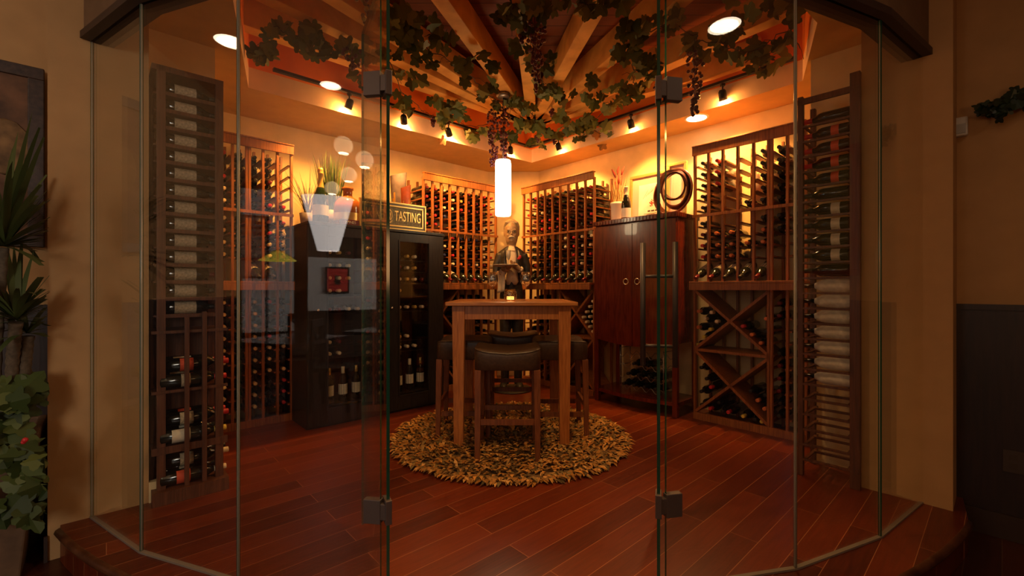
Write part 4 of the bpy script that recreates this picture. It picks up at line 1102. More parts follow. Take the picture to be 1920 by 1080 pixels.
# ================================================================== VINES
rv = random.Random(21)
def garland(name, pts, leaves, bunches, label, dense=1.0, autumn=()):
    # pts: path through (px, py, z); leaves: (px, py, z, spread m, n); bunches: (px, py_top, py_bot, Y or None, width, colour)
    w0 = atz(*pts[0]); t = thing('grape_vine_garland', w0, 0, label, 'vine garland', 'artificial grape vines on the beams')
    m = MB(); path = []
    ws = [atz(*p) for p in pts]
    for a, b in zip(ws, ws[1:]):
        for k in range(6):
            q = a.lerp(b, k/6); path.append(q-w0+Vector((rv.uniform(-.02, .02), rv.uniform(-.02, .02), rv.uniform(-.015, .015))))
    path.append(ws[-1]-w0); m.tube(path, .0035, 5)
    for q in path[::3]:
        e = q+Vector((rv.uniform(-.1, .1), rv.uniform(-.1, .1), rv.uniform(-.08, .03))); m.tube([q, q.lerp(e, .5)+Vector((0, 0, .02)), e], .0018, 4)
    m.build('stem', 'twig', t)
    m = MB()
    for px, py, z, sp, n in leaves:
        c = atz(px, py, z)-w0
        for k in range(int(n*dense+.5)):
            q = c+Vector((rv.gauss(0, sp), rv.gauss(0, sp), rv.gauss(0, sp*.45)))
            nr = Vector((rv.gauss(0, .6), -.9+rv.gauss(0, .5), -.35+rv.gauss(0, .6)))
            m.leaf(q, rv.uniform(.085, .14), nr, rv.random()*6.28)
    m.build('leaves', 'leaf', t)
    if autumn:
        m = MB()
        for px, py, z in autumn: m.leaf(atz(px, py, z)-w0, .11, (rv.gauss(0, .3), -1, -.1), rv.random()*6)
        m.build('autumn_leaves', 'leafred', t)
    for px, y0, y1, z0, wd, col in bunches:
        p = atz(px, y0, z0); hb = (y1-y0)/F*p.y; m = MB(); n = max(12, int(hb*wd*2300))
        for k in range(n):
            f = (k+.5)/n; r = wd*(1-f*.62)*(.55+.45*math.sin(min(1, f*6)*PI/2)); a = rv.random()*6.28; rad = r*math.sqrt(rv.random())
            m.ball(p-w0+Vector((rad*math.cos(a), rad*math.sin(a), -f*hb)), rv.uniform(.012, .0155), 8)
        m.tube([p-w0+Vector((0, 0, .04)), p-w0+Vector((0, 0, -hb*.8))], .003, 4)
        m.build('grape_bunch', 'grape' if col == 'p' else 'grapegreen', t)
    return t
garland('v', [(700, 5, 2.9), (745, 60, 2.88), (800, 90, 2.88), (860, 125, 2.88), (905, 165, 2.88), (930, 195, 2.88)],
        [(735, 30, 2.9, .06, 7), (750, 60, 2.88, .06, 8), (775, 85, 2.86, .05, 8), (740, 95, 2.84, .04, 4), (795, 55, 2.92, .06, 8), (830, 75, 2.9, .06, 6), (808, 110, 2.85, .04, 6), (865, 122, 2.86, .04, 6),
         (903, 105, 2.88, .025, 2), (925, 122, 2.88, .03, 3), (875, 150, 2.86, .03, 3), (918, 160, 2.88, .04, 5), (905, 180, 2.88, .03, 3)],
        [(688, -8, 40, 2.86, .07, 'g')], 'long grape vine garland over the left beams, from the glass to the lamp')
garland('v', [(735, 120, 2.85), (760, 180, 2.85), (800, 215, 2.85), (850, 225, 2.85), (890, 240, 2.85), (925, 225, 2.88)],
        [(735, 140, 2.86, .05, 5), (745, 185, 2.84, .05, 6), (778, 150, 2.86, .04, 3), (765, 205, 2.82, .04, 4), (815, 195, 2.86, .04, 3), (845, 200, 2.86, .05, 6), (830, 222, 2.82, .05, 6), (870, 210, 2.84, .05, 6), (838, 235, 2.78, .03, 2),
         (885, 250, 2.80, .04, 6), (905, 245, 2.80, .04, 6), (880, 262, 2.76, .03, 2), (925, 255, 2.80, .04, 4)],
        [(812, 222, 236, 2.80, .03, 'p')], 'grape vine garland trailing along the left track toward the lamp', autumn=[(831, 262, 2.70)])
garland('v', [(925, 190, 2.9), (960, 200, 2.88), (1000, 215, 2.88), (1010, 245, 2.84), (1050, 250, 2.84), (1090, 245, 2.84)],
        [(935, 195, 2.88, .04, 5), (965, 190, 2.9, .04, 5), (985, 205, 2.88, .05, 6), (975, 235, 2.84, .05, 7), (960, 255, 2.82, .04, 6), (1005, 235, 2.84, .05, 9), (1025, 250, 2.82, .04, 6), (1000, 265, 2.79, .03, 4), (1055, 222, 2.86, .05, 6), (1045, 255, 2.80, .04, 4), (1075, 248, 2.82, .04, 5), (1018, 275, 2.75, .02, 2), (1100, 240, 2.84, .05, 6)],
        [(925, 208, 312, 2.86, .075, 'p'), (946, 200, 300, 2.88, .07, 'p'), (1035, 205, 218, 2.85, .03, 'p'), (1040, 258, 270, 2.80, .03, 'p'), (1008, 255, 266, 2.80, .03, 'p')],
        'thick grape vine cluster with long purple bunches round the pendant lamp cord')
garland('v', [(960, 10, 2.92), (985, 50, 2.9), (1005, 100, 2.9), (1015, 150, 2.9), (1015, 190, 2.9)],
        [(952, 28, 2.9, .04, 5), (965, 5, 2.95, .04, 4), (970, 38, 2.9, .03, 2), (995, 12, 2.92, .05, 8), (1025, 10, 2.92, .05, 7), (1000, 50, 2.9, .04, 4), (975, 90, 2.88, .03, 4), (995, 118, 2.88, .03, 3), (1028, 105, 2.88, .03, 3), (1022, 128, 2.88, .03, 3), (1010, 165, 2.88, .04, 5), (1035, 170, 2.88, .05, 7), (1060, 180, 2.88, .04, 4)],
        [(1003, 42, 118, 2.9, .085, 'p'), (1006, 105, 172, 2.88, .05, 'p'), (980, 66, 80, 2.88, .03, 'p')], 'grape vine garland with a big purple bunch hanging from the centre beam')
garland('v', [(1250, 40, 2.9), (1200, 70, 2.9), (1190, 120, 2.88), (1190, 160, 2.88), (1150, 195, 2.86), (1110, 230, 2.84)],
        [(1185, 55, 2.9, .06, 8), (1165, 60, 2.9, .03, 3), (1198, 85, 2.88, .04, 7), (1170, 105, 2.88, .05, 7), (1205, 110, 2.88, .04, 4), (1225, 115, 2.88, .05, 7), (1210, 138, 2.86, .04, 6), (1165, 165, 2.86, .04, 5), (1190, 170, 2.86, .04, 7), (1160, 190, 2.84, .04, 6), (1140, 205, 2.84, .04, 4),
         (1115, 152, 2.88, .035, 4), (1112, 190, 2.86, .04, 6), (1125, 178, 2.86, .03, 3), (1100, 225, 2.84, .04, 5)],
        [(1230, 155, 168, 2.86, .03, 'p')], 'grape vine garland over the right beams behind the door hinge')
garland('v', [(1075, 245, 2.84), (1105, 240, 2.82), (1125, 250, 2.80), (1145, 262, 2.76)],
        [(1080, 240, 2.82, .04, 5), (1100, 238, 2.82, .05, 7), (1085, 258, 2.80, .03, 3), (1115, 228, 2.84, .04, 4), (1150, 250, 2.76, .02, 2), (1135, 235, 2.80, .03, 2)],
        [], 'short grape vine trailing by the right track with turning red leaves', autumn=[(1120, 252, 2.78), (1130, 272, 2.70)])
garland('v', [(1075, -5, 2.92), (1100, 8, 2.9), (1130, 3, 2.9), (1160, 5, 2.9)],
        [(1085, 5, 2.92, .05, 5), (1105, 22, 2.88, .03, 4), (1145, 5, 2.9, .03, 4), (1155, 0, 2.9, .03, 2)], [], 'short grape vine at the top edge between two right-hand beams')
garland('v', [(480, 110, 2.8), (500, 80, 2.85), (520, 50, 2.88), (590, 75, 2.88), (640, 100, 2.86), (690, 140, 2.84)],
        [(510, 60, 2.86, .05, 6), (495, 95, 2.82, .04, 7), (500, 110, 2.80, .03, 4), (545, 60, 2.86, .03, 3), (590, 75, 2.86, .05, 7), (575, 95, 2.84, .03, 4), (645, 95, 2.84, .07, 9), (670, 150, 2.82, .05, 6), (560, 45, 2.88, .05, 5)],
        [(660, 95, 130, 2.84, .08, 'p')], 'grape vine garland behind the left glass panel, near the left track')
garland('v', [(1265, 40, 2.86), (1310, 75, 2.84), (1360, 90, 2.82), (1420, 95, 2.82), (1470, 60, 2.84), (1500, 90, 2.82)],
        [(1270, 45, 2.88, .06, 7), (1300, 85, 2.84, .05, 7), (1340, 90, 2.84, .05, 6), (1395, 100, 2.82, .05, 7), (1430, 110, 2.80, .05, 8), (1440, 135, 2.76, .03, 3), (1465, 80, 2.84, .06, 6), (1420, 20, 2.9, .08, 8), (1465, 25, 2.9, .07, 7)],
        [(1302, 98, 214, 2.80, .07, 'p')], 'grape vine garland behind the right glass panel with a long purple bunch')

# ================================================================== ON THE BLACK CABINETS (top at 1.71)
CT = 1.711
def onL(px, v, z): u = on('L', px, 540, v)[0]; return P('L', u, v, z)
def onR(px, v, z): u = on('R', px, 540, v)[0]; return P('R', u, v, z)
# sign
sv = 3.86; ua, ub = on('L', 674, 540, sv)[0], on('L', 798, 540, sv)[0]; Ls = ub-ua; Hs = .262
SG = thing('framed_sign', P('L', (ua+ub)/2, sv, CT), ANG['L'], 'framed WINE TASTING sign in a gold and black frame standing on the black cabinets', 'sign')
m = MB()
def frame(m, L, Hh, t, y0, y1, z0=0):
    m.box(-L/2, L/2, y0, y1, z0, z0+t); m.box(-L/2, L/2, y0, y1, z0+Hh-t, z0+Hh); m.box(-L/2, -L/2+t, y0, y1, z0+t, z0+Hh-t); m.box(L/2-t, L/2, y0, y1, z0+t, z0+Hh-t)
frame(m, Ls, Hs, .016, -.012, .02); m.build('gold_outer_rim', 'gold', SG, bevel=.002)
m = MB(); frame(m, Ls-.024, Hs-.024, .026, -.004, .02, .012); m.build('dark_frame_band', 'silverframe', SG, bevel=.003)
m = MB(); frame(m, Ls-.064, Hs-.064, .014, -.010, .02, .032); m.build('gold_inner_rim', 'gold', SG, bevel=.002)
m = MB(); m.box(-Ls/2+.045, Ls/2-.045, .002, .02, .045, Hs-.045); m.build('sign_panel', plain('olive_sign_panel', (.30, .24, .11), .6, noise=.5, nscale=60), SG)
text('WINE @ TASTING', .135, 'gold', SG, (0, -.002, Hs/2), (PI/2, 0, 0), sx=(Ls-.12)/1.09)
# planters
def planter(px, v, r0, r1, h, mats, label, lean=0):
    t = thing('tapered_vase', onL(px, v, CT), ANG['L'], label, 'vase', 'tapered painted vases on the black cabinets')
    m = MB(); sg = 24; k = 10; rings = []
    for i in range(k+1):
        f = i/k; r = r0+(r1-r0)*f; rings.append([m.bm.verts.new((r*math.cos(2*PI*j/sg), .7*r*math.sin(2*PI*j/sg), f*h*(1+.05*math.cos(2*PI*j/sg)))) for j in range(sg)])
    for i, (a, b) in enumerate(zip(rings, rings[1:])):
        for j in range(sg):
            f = m.bm.faces.new((a[j], a[(j+1) % sg], b[(j+1) % sg], b[j])); f.smooth = True
            f.material_index = 1 if (i < 2+((j*5) % sg)/5) else 0
    m.bm.faces.new(rings[0][::-1]); m.build('vase_body', mats, t, solid=0)
    m = MB(); m.lathe([(0, h*.94), (r1*.93, h*.94)], 20, sy=.7); m.build('opening', 'ink', t)
planter(747, 4.10, .055, .088, .60, ['plan1', 'planY'], 'tall grey and orange tapered vase behind the sign')
planter(761, 3.98, .038, .053, .46, ['plan2', 'planY'], 'smaller bright orange tapered vase behind the sign')
# champagne bottle, jug, grass
cb = thing('champagne_bottle', onL(601, 4.0, CT), 0, 'big dark champagne bottle with gold foil beside the grass plant on the black cabinet', 'bottle')
m = MB(); m.lathe([(0, 0), (.058, 0), (.066, .01), (.066, .20), (.060, .25), (.040, .30), (.024, .34)], 22); m.build('glass_body', 'bottlegreen', cb)
m = MB(); m.lathe([(.030, .325), (.0235, .345), (.0195, .44), (.024, .445), (.024, .455), (.020, .46), (.023, .475), (.021, .495), (0, .50)], 18); m.build('foil', CAP['gold'], cb)
m = MB(); m.lathe([(.0665, .08), (.0665, .17)], 22); m.build('label', 'label', cb)
jg = thing('amber_jug', onL(652, 3.98, CT), 0, 'squat amber brown glass jug between the grass plant and the sign', 'jug')
m = MB(); m.lathe([(0, 0), (.105, 0), (.118, .015), (.120, .17), (.112, .215), (.085, .25), (.050, .27), (.040, .28), (.040, .33), (.050, .335), (.050, .355), (.040, .36), (.036, .30)], 26); m.build('jug_body', 'amber', jg)
m = MB(); m.lathe([(.1212, .05), (.1215, .12)], 24); m.build('label', 'gold', jg)
gp = thing('grass_plant', onL(619, 4.18, CT), 0, 'tall potted ornamental grass on the black cabinet beneath the left track light', 'plant')
m = MB(); m.lathe([(0, 0), (.085, 0), (.105, .16), (.095, .16), (.09, .14), (0, .14)], 22); m.build('pot', 'plan1', gp)
m = MB(); rg = random.Random(3)
for k in range(230):
    a = rg.random()*6.28; sp = rg.uniform(.05, .30)
    m.blade((rg.uniform(-.06, .06), rg.uniform(-.06, .06), .13), (math.cos(a)*sp, math.sin(a)*sp, 1), rg.uniform(.30, .60), .007, rg.uniform(.0, .35), 5)
m.build('grass', 'blade', gp)
gp2 = thing('dried_grass', onL(577, 4.20, CT), 0, 'wispy drooping dried grass in a small pot, left of the champagne bottle', 'plant')
m = MB(); m.lathe([(0, 0), (.055, 0), (.07, .12), (.062, .12), (0, .11)], 18); m.build('pot', 'plan1', gp2)
m = MB()
for k in range(60):
    a = rg.random()*6.28; sp = rg.uniform(.2, .6)
    m.blade((rg.uniform(-.03, .03), rg.uniform(-.03, .03), .11), (math.cos(a)*sp, math.sin(a)*sp, 1), rg.uniform(.20, .50), .005, rg.uniform(.3, 1.3), 6)
m.build('grass', 'twig', gp2)
bx = thing('book', onL(655, 3.832, CT), ANG['L']+.1, 'small red lettered box lying flat before the amber jug', 'box')
m = MB(); m.box(-.08, .08, -.02, .02, 0, .045); m.build('box_body', CAP['maroon'], bx)
text('WINES', .034, 'label', bx, (0, -.021, .022), (PI/2, 0, 0))
# small card on the right end of the cabinet
o = MB().box(-.06, .06, -.03, .03, 0, .006).build('paper_slip', 'label', loc=onL(815, 3.86, CT)); o.rotation_euler = (0, 0, ANG['L']); tag(o, 'white paper slips lying on the right end of the black cabinet', 'paper')

# ================================================================== ON THE MAHOGANY CABINET (top at 1.845)
AT = 1.846
wp = thing('dried_arrangement', onR(1158, 4.0, AT), 0, 'white ceramic pot of dried wheat stalks with red seed heads on the mahogany cabinet', 'dried flowers')
m = MB(); m.lathe([(0, 0), (.058, 0), (.068, .02), (.070, .19), (.076, .195), (.076, .215), (.068, .22), (.064, .19), (0, .18)], 24); m.build('pot', 'white', wp)
m = MB()
for k in range(110):
    a = rg.random()*6.28; sp = rg.uniform(.02, .42); m.blade((rg.uniform(-.04, .04), rg.uniform(-.04, .04), .18), (math.cos(a)*sp, math.sin(a)*sp, 1), rg.uniform(.18, .40), .0045, rg.uniform(0, .35), 5)
m.build('dried_stalks', 'straw', wp)
m = MB()
for dx, dz, tx_ in ((-.04, .57, -.04), (.0, .60, .02), (.05, .60, .03), (.01, .50, .0), (.03, .49, 0), (.075, .40, .01), (-.02, .44, -.01)):
    m.tube([(dx*.3, 0, .2), (dx, -.01, dz-.08)], .002, 4); m.tube([(dx-tx_*.4, -.01, dz-.09), (dx, -.01, dz-.045), (dx+tx_*.6, -.01, dz)], [.006, .013, .006], 7)
m.build('seed_heads', 'cattail', wp)
b2 = thing('wine_bottle', onR(1174, 3.86, AT), 0, 'dark wine bottle with white foil and pale label standing before the dried stalks', 'wine bottle')
m = MB(); m.lathe([(0, 0), (.044, 0), (.048, .008), (.048, .14), (.044, .18), (.024, .235), (.018, .26)], 22); m.build('glass_body', 'bottle', b2)
m = MB(); m.lathe([(.0205, .25), (.018, .265), (.017, .32), (.019, .322), (.019, .335), (0, .336)], 16); m.build('foil', 'label', b2)
m = MB(); m.lathe([(.0485, .02), (.0485, .115)], 22); m.build('label', 'white', b2)
# framed poster leaning on the wall
def picture(name, fr, ua, ub, v, z0, h, tilt, label, fw=.03, mw=.08, mats=('gold', 'mat', 'print'), cat='picture'):
    t = thing(name, P(fr, (ua+ub)/2, v, z0), ANG[fr], label, cat); t.rotation_euler = (tilt, 0, ANG[fr]); L = ub-ua
    m = MB(); frame(m, L, h, fw, -.022, .008); m.build('frame', mats[0], t, bevel=.004)
    m = MB(); m.box(-L/2+fw, L/2-fw, -.004, .004, fw, h-fw); m.build('mount', mats[1], t)
    m = MB(); m.box(-L/2+fw+mw, L/2-fw-mw, -.007, -.004, fw+mw*.3, h-fw-mw); m.build('print', mats[2], t); return t, L
p1, Lp = picture('framed_poster', 'R', on('R', 1180, 540, 4.13)[0], on('R', 1262, 540, 4.13)[0], 4.13, AT+.002, .50, -.06, 'gold-framed art poster with a rose mount leaning on the wall above the mahogany cabinet')
m = MB(); rp = random.Random(1)
for k in range(26):
    a = rp.random()*6.28; r = rp.random()*.028; m.ball((-.0+r*math.cos(a)+.01, -.008, .185+r*math.sin(a)*1.4), .006, 6, (1, .2, 1))
m.build('berry_motif', 'cattail', p1)
text('La Vigne', .038, 'ink', p1, (.01, -.008, .095), (PI/2, 0, 0)) if False else None
m = MB()
for k, (x0, x1, z) in enumerate(((-.03, .0, .10), (.01, .045, .10), (.055, .075, .10), (-.07, .07, .078), (-.04, .05, .068))): m.box(x0, x1, -.0085, -.007, z, z+(.014 if k < 3 else .004))
for k in range(4): m.bar((-.09+.03*k, -.0075, .24+.02*k), (-.03+.045*k, -.0075, .33+.015*k), .002, .001)
m.build('printed_marks', 'ink', p1)
p2, L2 = picture('framed_picture', 'R', on('R', 1250, 540, 4.07)[0], on('R', 1287, 540, 4.07)[0], 4.07, AT+.002, .53, -.05, 'narrow gold-framed picture leaning beside the poster, behind the ring sculpture', fw=.028, mw=.035, mats=('gold', 'mat', 'mat'))
# ring sculpture
sc = thing('ring_sculpture', onR(1263, 3.93, AT), ANG['R'], 'dark bronze sculpture of interlocking ribbon rings on the mahogany cabinet', 'sculpture')
def ribbon(name, cx, cz, rx, rz, tw, y0, w=.030, th=.010, tiltz=0.0):
    m = MB(); n = 40; prev = None; first = None
    for k in range(n):
        a = 2*PI*k/n; nx, nz = math.cos(a), math.sin(a)
        c = Vector((cx+rx*nx, y0+.04*math.sin(a+tw), cz+rz*nz))
        o = Vector((nx*math.cos(tiltz), math.sin(tiltz), nz*math.cos(tiltz))).normalized(); s = Vector((-math.sin(tiltz)*nx, math.cos(tiltz), -math.sin(tiltz)*nz)).normalized()
        ring = [m.bm.verts.new(c+o*th*sx+s*w*sy) for sx, sy in ((-1, -1), (1, -1), (1, 1), (-1, 1))]
        if prev:
            for i in range(4): m.bm.faces.new((prev[i], prev[(i+1) % 4], ring[(i+1) % 4], ring[i]))
        else: first = ring
        prev = ring
    for i in range(4): m.bm.faces.new((prev[i], prev[(i+1) % 4], first[(i+1) % 4], first[i]))
    m.build(name, 'sculpt', sc, bevel=.003)
ribbon('ring', 0, .215, .175, .205, 0, 0, tiltz=.5); ribbon('ring', .03, .23, .115, .165, 1.6, -.02, tiltz=-.4); ribbon('ring', -.02, .285, .120, .125, 3.0, .03, tiltz=.2)
m = MB(); m.lathe([(0, 0), (.06, 0), (.06, .012), (0, .012)], 20); m.build('base', 'sculpt', sc)

# ================================================================== OUTSIDE, IN FRONT OF THE GLASS
# palm in its planter with ivy
pu, pv = -.49, 3.17
PP = thing('potted_palm', P('L', pu, pv, OF), ANG['L'], 'tall palm with ribbed trunks and ivy spilling over its brown planter, left of the pier', 'plant')
m = MB()
m.poly([(-.20, -.17, 0), (.20, -.17, 0), (.20, .17, 0), (-.20, .17, 0), (-.26, -.21, .66), (.26, -.21, .66), (.26, .21, .66), (-.26, .21, .66), (-.23, -.18, .66), (.23, -.18, .66), (.23, .18, .66), (-.23, .18, .66), (-.23, -.18, .62), (.23, -.18, .62), (.23, .18, .62), (-.23, .18, .62)],
       [(0,3,2,1),(0,1,5,4),(1,2,6,5),(2,3,7,6),(3,0,4,7),(4,5,9,8),(5,6,10,9),(6,7,11,10),(7,4,8,11),(8,9,13,12),(9,10,14,13),(10,11,15,14),(11,8,12,15),(12,13,14,15)])
m.build('planter', plain('brown_planter', (.13, .07, .035), .8, noise=.4, nscale=12, bump=.4), PP, bevel=.008)
inv = Matrix.Rotation(-ANG['L'], 4, 'Z') @ Matrix.Translation(-P('L', pu, pv, OF))
def loc(px, py, Y): return inv @ at(px, py, Y)
tr = [((22, 720), (25, 660), (30, 600), (24, 590)), ((-5, 740), (5, 660), (-2, 600), (-12, 500)), ((46, 730), (44, 680), (50, 625), (52, 600))]
tr = [((20, 750, 2.02), (24, 670, 2.0), (30, 605, 1.98)), ((48, 750, 2.06), (46, 690, 2.04), (52, 630, 2.04)), ((-8, 750, 2.0), (0, 600, 1.98), (8, 465, 1.96))]
for q in tr:
    m = MB(); pts = [loc(*p) for p in q]; path = []; rs = []
    for a, b in zip(pts, pts[1:]):
        for k in range(10): path.append(a.lerp(b, k/10)); rs.append((.021 if q[-1][1] > 500 else .013)+.003*(k % 2))
    path.append(pts[-1]); rs.append(rs[-1]); m.tube(path, rs, 10); m.build('trunk', plain('palm_trunk', (.12, .085, .05), .85, noise=.4, nscale=60), PP)
m = MB(); rg = random.Random(14)
for (px, py, Y, n, ln) in ((30, 600, 1.98, 70, .42), (8, 462, 1.96, 120, .62), (52, 625, 2.04, 26, .26)):
    c = loc(px, py, Y)
    for k in range(n):
        a = rg.random()*6.28; el = rg.uniform(-.1, 2.2)
        m.blade(c, (math.cos(a), math.sin(a)*.5-.1, el), ln*rg.uniform(.6, 1.05), .019, rg.uniform(.3, 1.5), 8)
clip_plant(m); m.build('fronds', 'palm', PP)
m = MB()
for (px, py, Y, sp, n) in ((30, 740, 2.0, .07, 16), (60, 735, 2.0, .05, 10), (10, 780, 1.95, .08, 16), (20, 830, 1.92, .08, 14), (45, 880, 1.92, .07, 12), (15, 900, 1.92, .08, 12), (55, 950, 1.93, .05, 8), (25, 985, 1.93, .05, 8), (70, 880, 1.98, .03, 4), (0, 940, 1.9, .05, 8)):
    c = loc(px, py, Y)
    for k in range(int(n*.62)): m.leaf(c+Vector((rg.gauss(0, sp), rg.gauss(0, sp*.5), rg.gauss(0, sp*.8))), rg.uniform(.08, .14), (rg.gauss(0, .5), -1, .5+rg.gauss(0, .5)), rg.random()*6)
clip_plant(m); m.build('ivy', 'ivy', PP)
m = MB(); m.ball(loc(47, 825, 1.88), .011, 8); m.ball(loc(44, 829, 1.88), .009, 8); m.build('red_berries', CAP['red'], PP)
# painting on the left outer wall
u_r = on('L', 84, 540, 3.385)[0]
pg, _ = picture('framed_painting', 'L', u_r-.80, u_r, 3.385, 1.375, .93, 0, 'large dark oil painting in a heavy dark frame on the outer left wall', fw=.06, mw=.0, mats=(plain('dark_ornate_frame', (.05, .025, .015), .5, noise=.5, nscale=40), 'canvas', 'canvas'))
m = MB(); m.ball((.26, -.008, .50), .11, 14, (.9, .02, 1.3)); m.build('pale_figure', plain('ochre_paint', (.24, .13, .05), .8, noise=.6, nscale=14), pg)
# motion sensor, outlet, ivy on the right outer wall
us, zs_ = on('R', 1802, 240, 3.535)
se = thing('motion_sensor', P('R', us, 3.539, zs_), ANG['R'], 'small white motion sensor high on the right wall beside the pier', 'sensor')
m = MB(); m.box(-.028, .028, -.045, 0, -.052, .052); m.build('sensor_case', 'plastic', se, bevel=.008)
m = MB(); m.box(-.020, .020, -.050, -.044, -.040, .012); m.build('lens', plain('grey_lens', (.42, .42, .40), .3), se, bevel=.002)
us, zs_ = on('R', 1900, 866, 3.51)
ou = thing('wall_outlet', P('R', us, 3.5095, zs_), ANG['R'], 'dark electrical outlet on the wainscot at the right edge', 'outlet')
m = MB(); m.box(-.038, .038, -.006, 0, -.058, .058); m.build('cover_plate', 'lcd', ou, bevel=.002)
for z in (-.022, .022):
    m = MB(); m.box(-.016, .016, -.008, -.0055, z-.014, z+.014); m.build('socket', 'ink', ou)
iv = thing('ivy_garland', P('R', on('R', 1903, 200, 3.50)[0], 3.50, H+348/F*2.34), ANG['R'], 'dark green ivy garland hanging on the right wall at the edge of view', 'garland')
m = MB()
for k in range(95):
    f = rg.random(); x = -.13+.38*f; m.leaf((x, -.02-.05*rg.random(), -.03+.13*f*rg.random()+rg.gauss(0, .022)), rg.uniform(.05, .075), (rg.gauss(0, .5), -1, rg.gauss(0, .6)), rg.random()*6)
m.build('ivy', plain('dark_ivy', (.018, .035, .012), .4, noise=.4), iv)
m = MB(); m.tube([(-.13, 0, -.03), (.0, -.02, .0), (.25, -.02, .06)], .004, 5); m.build('stem', 'twig', iv)

picture('framed_painting', 'R', .66, 1.5, 3.50, 1.25, .95, 0, 'olive and orange framed painting on the outer right wall, seen mirrored in the glass', fw=.05, mw=0, mats=('orangeframe', 'olive', 'olive'))
# ================================================================== THE DINING ROOM BEHIND THE CAMERA (seen mirrored in the glass)
def refl(px, py, k):
    a, b = Vector(G[k]), Vector(G[k+1]); e = (b-a).normalized(); nn = Vector((-e.y, e.x))
    if nn.y > 0: nn = -nn
    d = Vector(((px-960)/F, 1)); t = a.dot(nn)/d.dot(nn); p = d*t
    r = d-nn*2*d.dot(nn); zz = (540-py)/F; return Vector((p.x, p.y, H+zz*t)), Vector((r.x, r.y, zz))
def refl_z(px, py, k, z): p, r = refl(px, py, k); return p+r*((z-p.z)/r.z)
def refl_u(px, py, k, U):
    p, r = refl(px, py, k); e = EU['L']; t = (U-p.dot(e))/r.dot(e); q = p+r*t; return q.dot(EV['L']), q.z
for px, py, k, lb in ((433, 78, 1, 'left'), (620, 160, 2, 'rear'), (1358, 48, 4, 'right')):
    q = refl_z(px, py, k, OC); can(q.x, q.y, OC, .10 if k != 2 else .085, 3, 'recessed dining-room downlight, %s of the viewer' % lb, 120, grp='dining room downlights')
def panel(name, px0, px1, py0, py1, k, U, mat, d=.04, label=None, cat=None):
    va, za = refl_u(px0, py0, k, U); vb, zb = refl_u(px1, py1, k, U); va, vb = sorted((va, vb)); za, zb = sorted((za, zb))
    m = MB(); m.box(-d/2, d/2, va, vb, za, zb); o = m.build(name, mat, loc=P('L', U, 0)); o.rotation_euler = (0, 0, ANG['L'])
    if label: tag(o, label, cat)
    return o, va, vb, za, zb
pal = plain('pale_partition', (.72, .70, .68), .85)
struct(panel('wall_partition', 450, 551, 352, 620, 2, -5.9, pal)[0]); struct(panel('wall_partition', 577, 705, 482, 580, 2, -6.0, pal)[0])
q = refl_u(633, 525, 2, -5.9); pcz = thing('framed_print', P('L', -5.93, q[0], q[1]), ANG['L']-PI/2, 'red framed print on the far dining-room partition', 'picture')
for (w_, h_, y_, mt) in ((.40, .46, .0, 'blackmetal'), (.34, .40, .012, 'printred'), (.09, .16, .020, 'ink')):
    m = MB(); m.box(-w_/2, w_/2, -.01-y_, .0, -h_/2, h_/2); q_ = m.build('frame' if w_ > .35 else 'print', mt, pcz)
pcz.rotation_euler = (0, 0, ANG['L']+PI/2)
shp = emis('lit_fabric_shade', (1.0, .90, .86), 3.2)  # glowing shape added for the bright white patch mirrored in the glass
va, za = refl_u(565, 365, 2, -4.4); vb, zb = refl_u(663, 372, 2, -4.4); vc, zc = refl_u(592, 470, 2, -4.4); vd, _ = refl_u(632, 470, 2, -4.4)
ls = thing('hanging_lamp', P('L', -4.4, (va+vb)/2, zc), ANG['L'], 'large tapered white fabric lamp over the dining room', 'lamp')
m = MB(); rw = abs(va-vb)/2; rn = abs(vc-vd)/2
m.lathe([(rn, 0), (rw, (za-zc)), (rw-.01, (za-zc)), (rn-.01, .0)], 28, sx=.5); m.build('lamp_shade', shp, ls)
m = MB(); m.tube([(0, 0, za-zc), (0, 0, OC-zc)], .006, 6); m.build('cord', 'blackmetal', ls)
gl = glassmat('globe_glass', (.9, .85, .75), .12); gle = emis('globe_bulb', (1.0, .85, .62), 22.0)
for px, py, r, lb in ((644, 273, .20, 'highest'), (684, 300, .19, 'right'), (654, 328, .17, 'middle'), (623, 353, .15, 'lowest')):
    p, rr_ = refl(px, py, 2); q = p+rr_*3.4; rad = r*.72*.5
    gt = thing('globe_pendant', q, 0, 'round glass globe pendant over the dining room, %s of four' % lb, 'pendant lamp', 'glass globe pendants')
    rad = r*.52
    m = MB(); m.ball((0, 0, 0), rad, 24); m.build('globe', emis('frosted_globe', (.95, .66, .36), 3.0), gt, smooth=True)
    m = MB(); m.lathe([(0, -rad*1.02), (rad*.5, -rad*.9), (rad*.52, -rad*.86)], 18); m.build('bulb', gle, gt)
    m = MB(); m.tube([(0, 0, rad), (0, 0, OC-q.z)], .004, 5); m.build('cord', 'blackmetal', gt)
# stained glass lamp
p, rr_ = refl(521, 484, 2); q = p+rr_*3.6
tf = thing('stained_glass_lamp', q, 0, 'yellow stained glass pendant lamp over a dining table', 'pendant lamp')
m = MB(); m.lathe([(.02, .10), (.20, -.02), (.20, -.035)], 16); m.build('lamp_shade', emis('stained_glass', (.75, .62, .08), 1.6), tf)
m = MB()
for k in range(16):
    a = 2*PI*k/16; m.tube([(.02*math.cos(a), .02*math.sin(a), .10), (.203*math.cos(a), .203*math.sin(a), -.02)], .004, 4)
m.tube([(0, 0, .10), (0, 0, OC-q.z)], .006, 5); m.build('lead_lines', 'ink', tf)
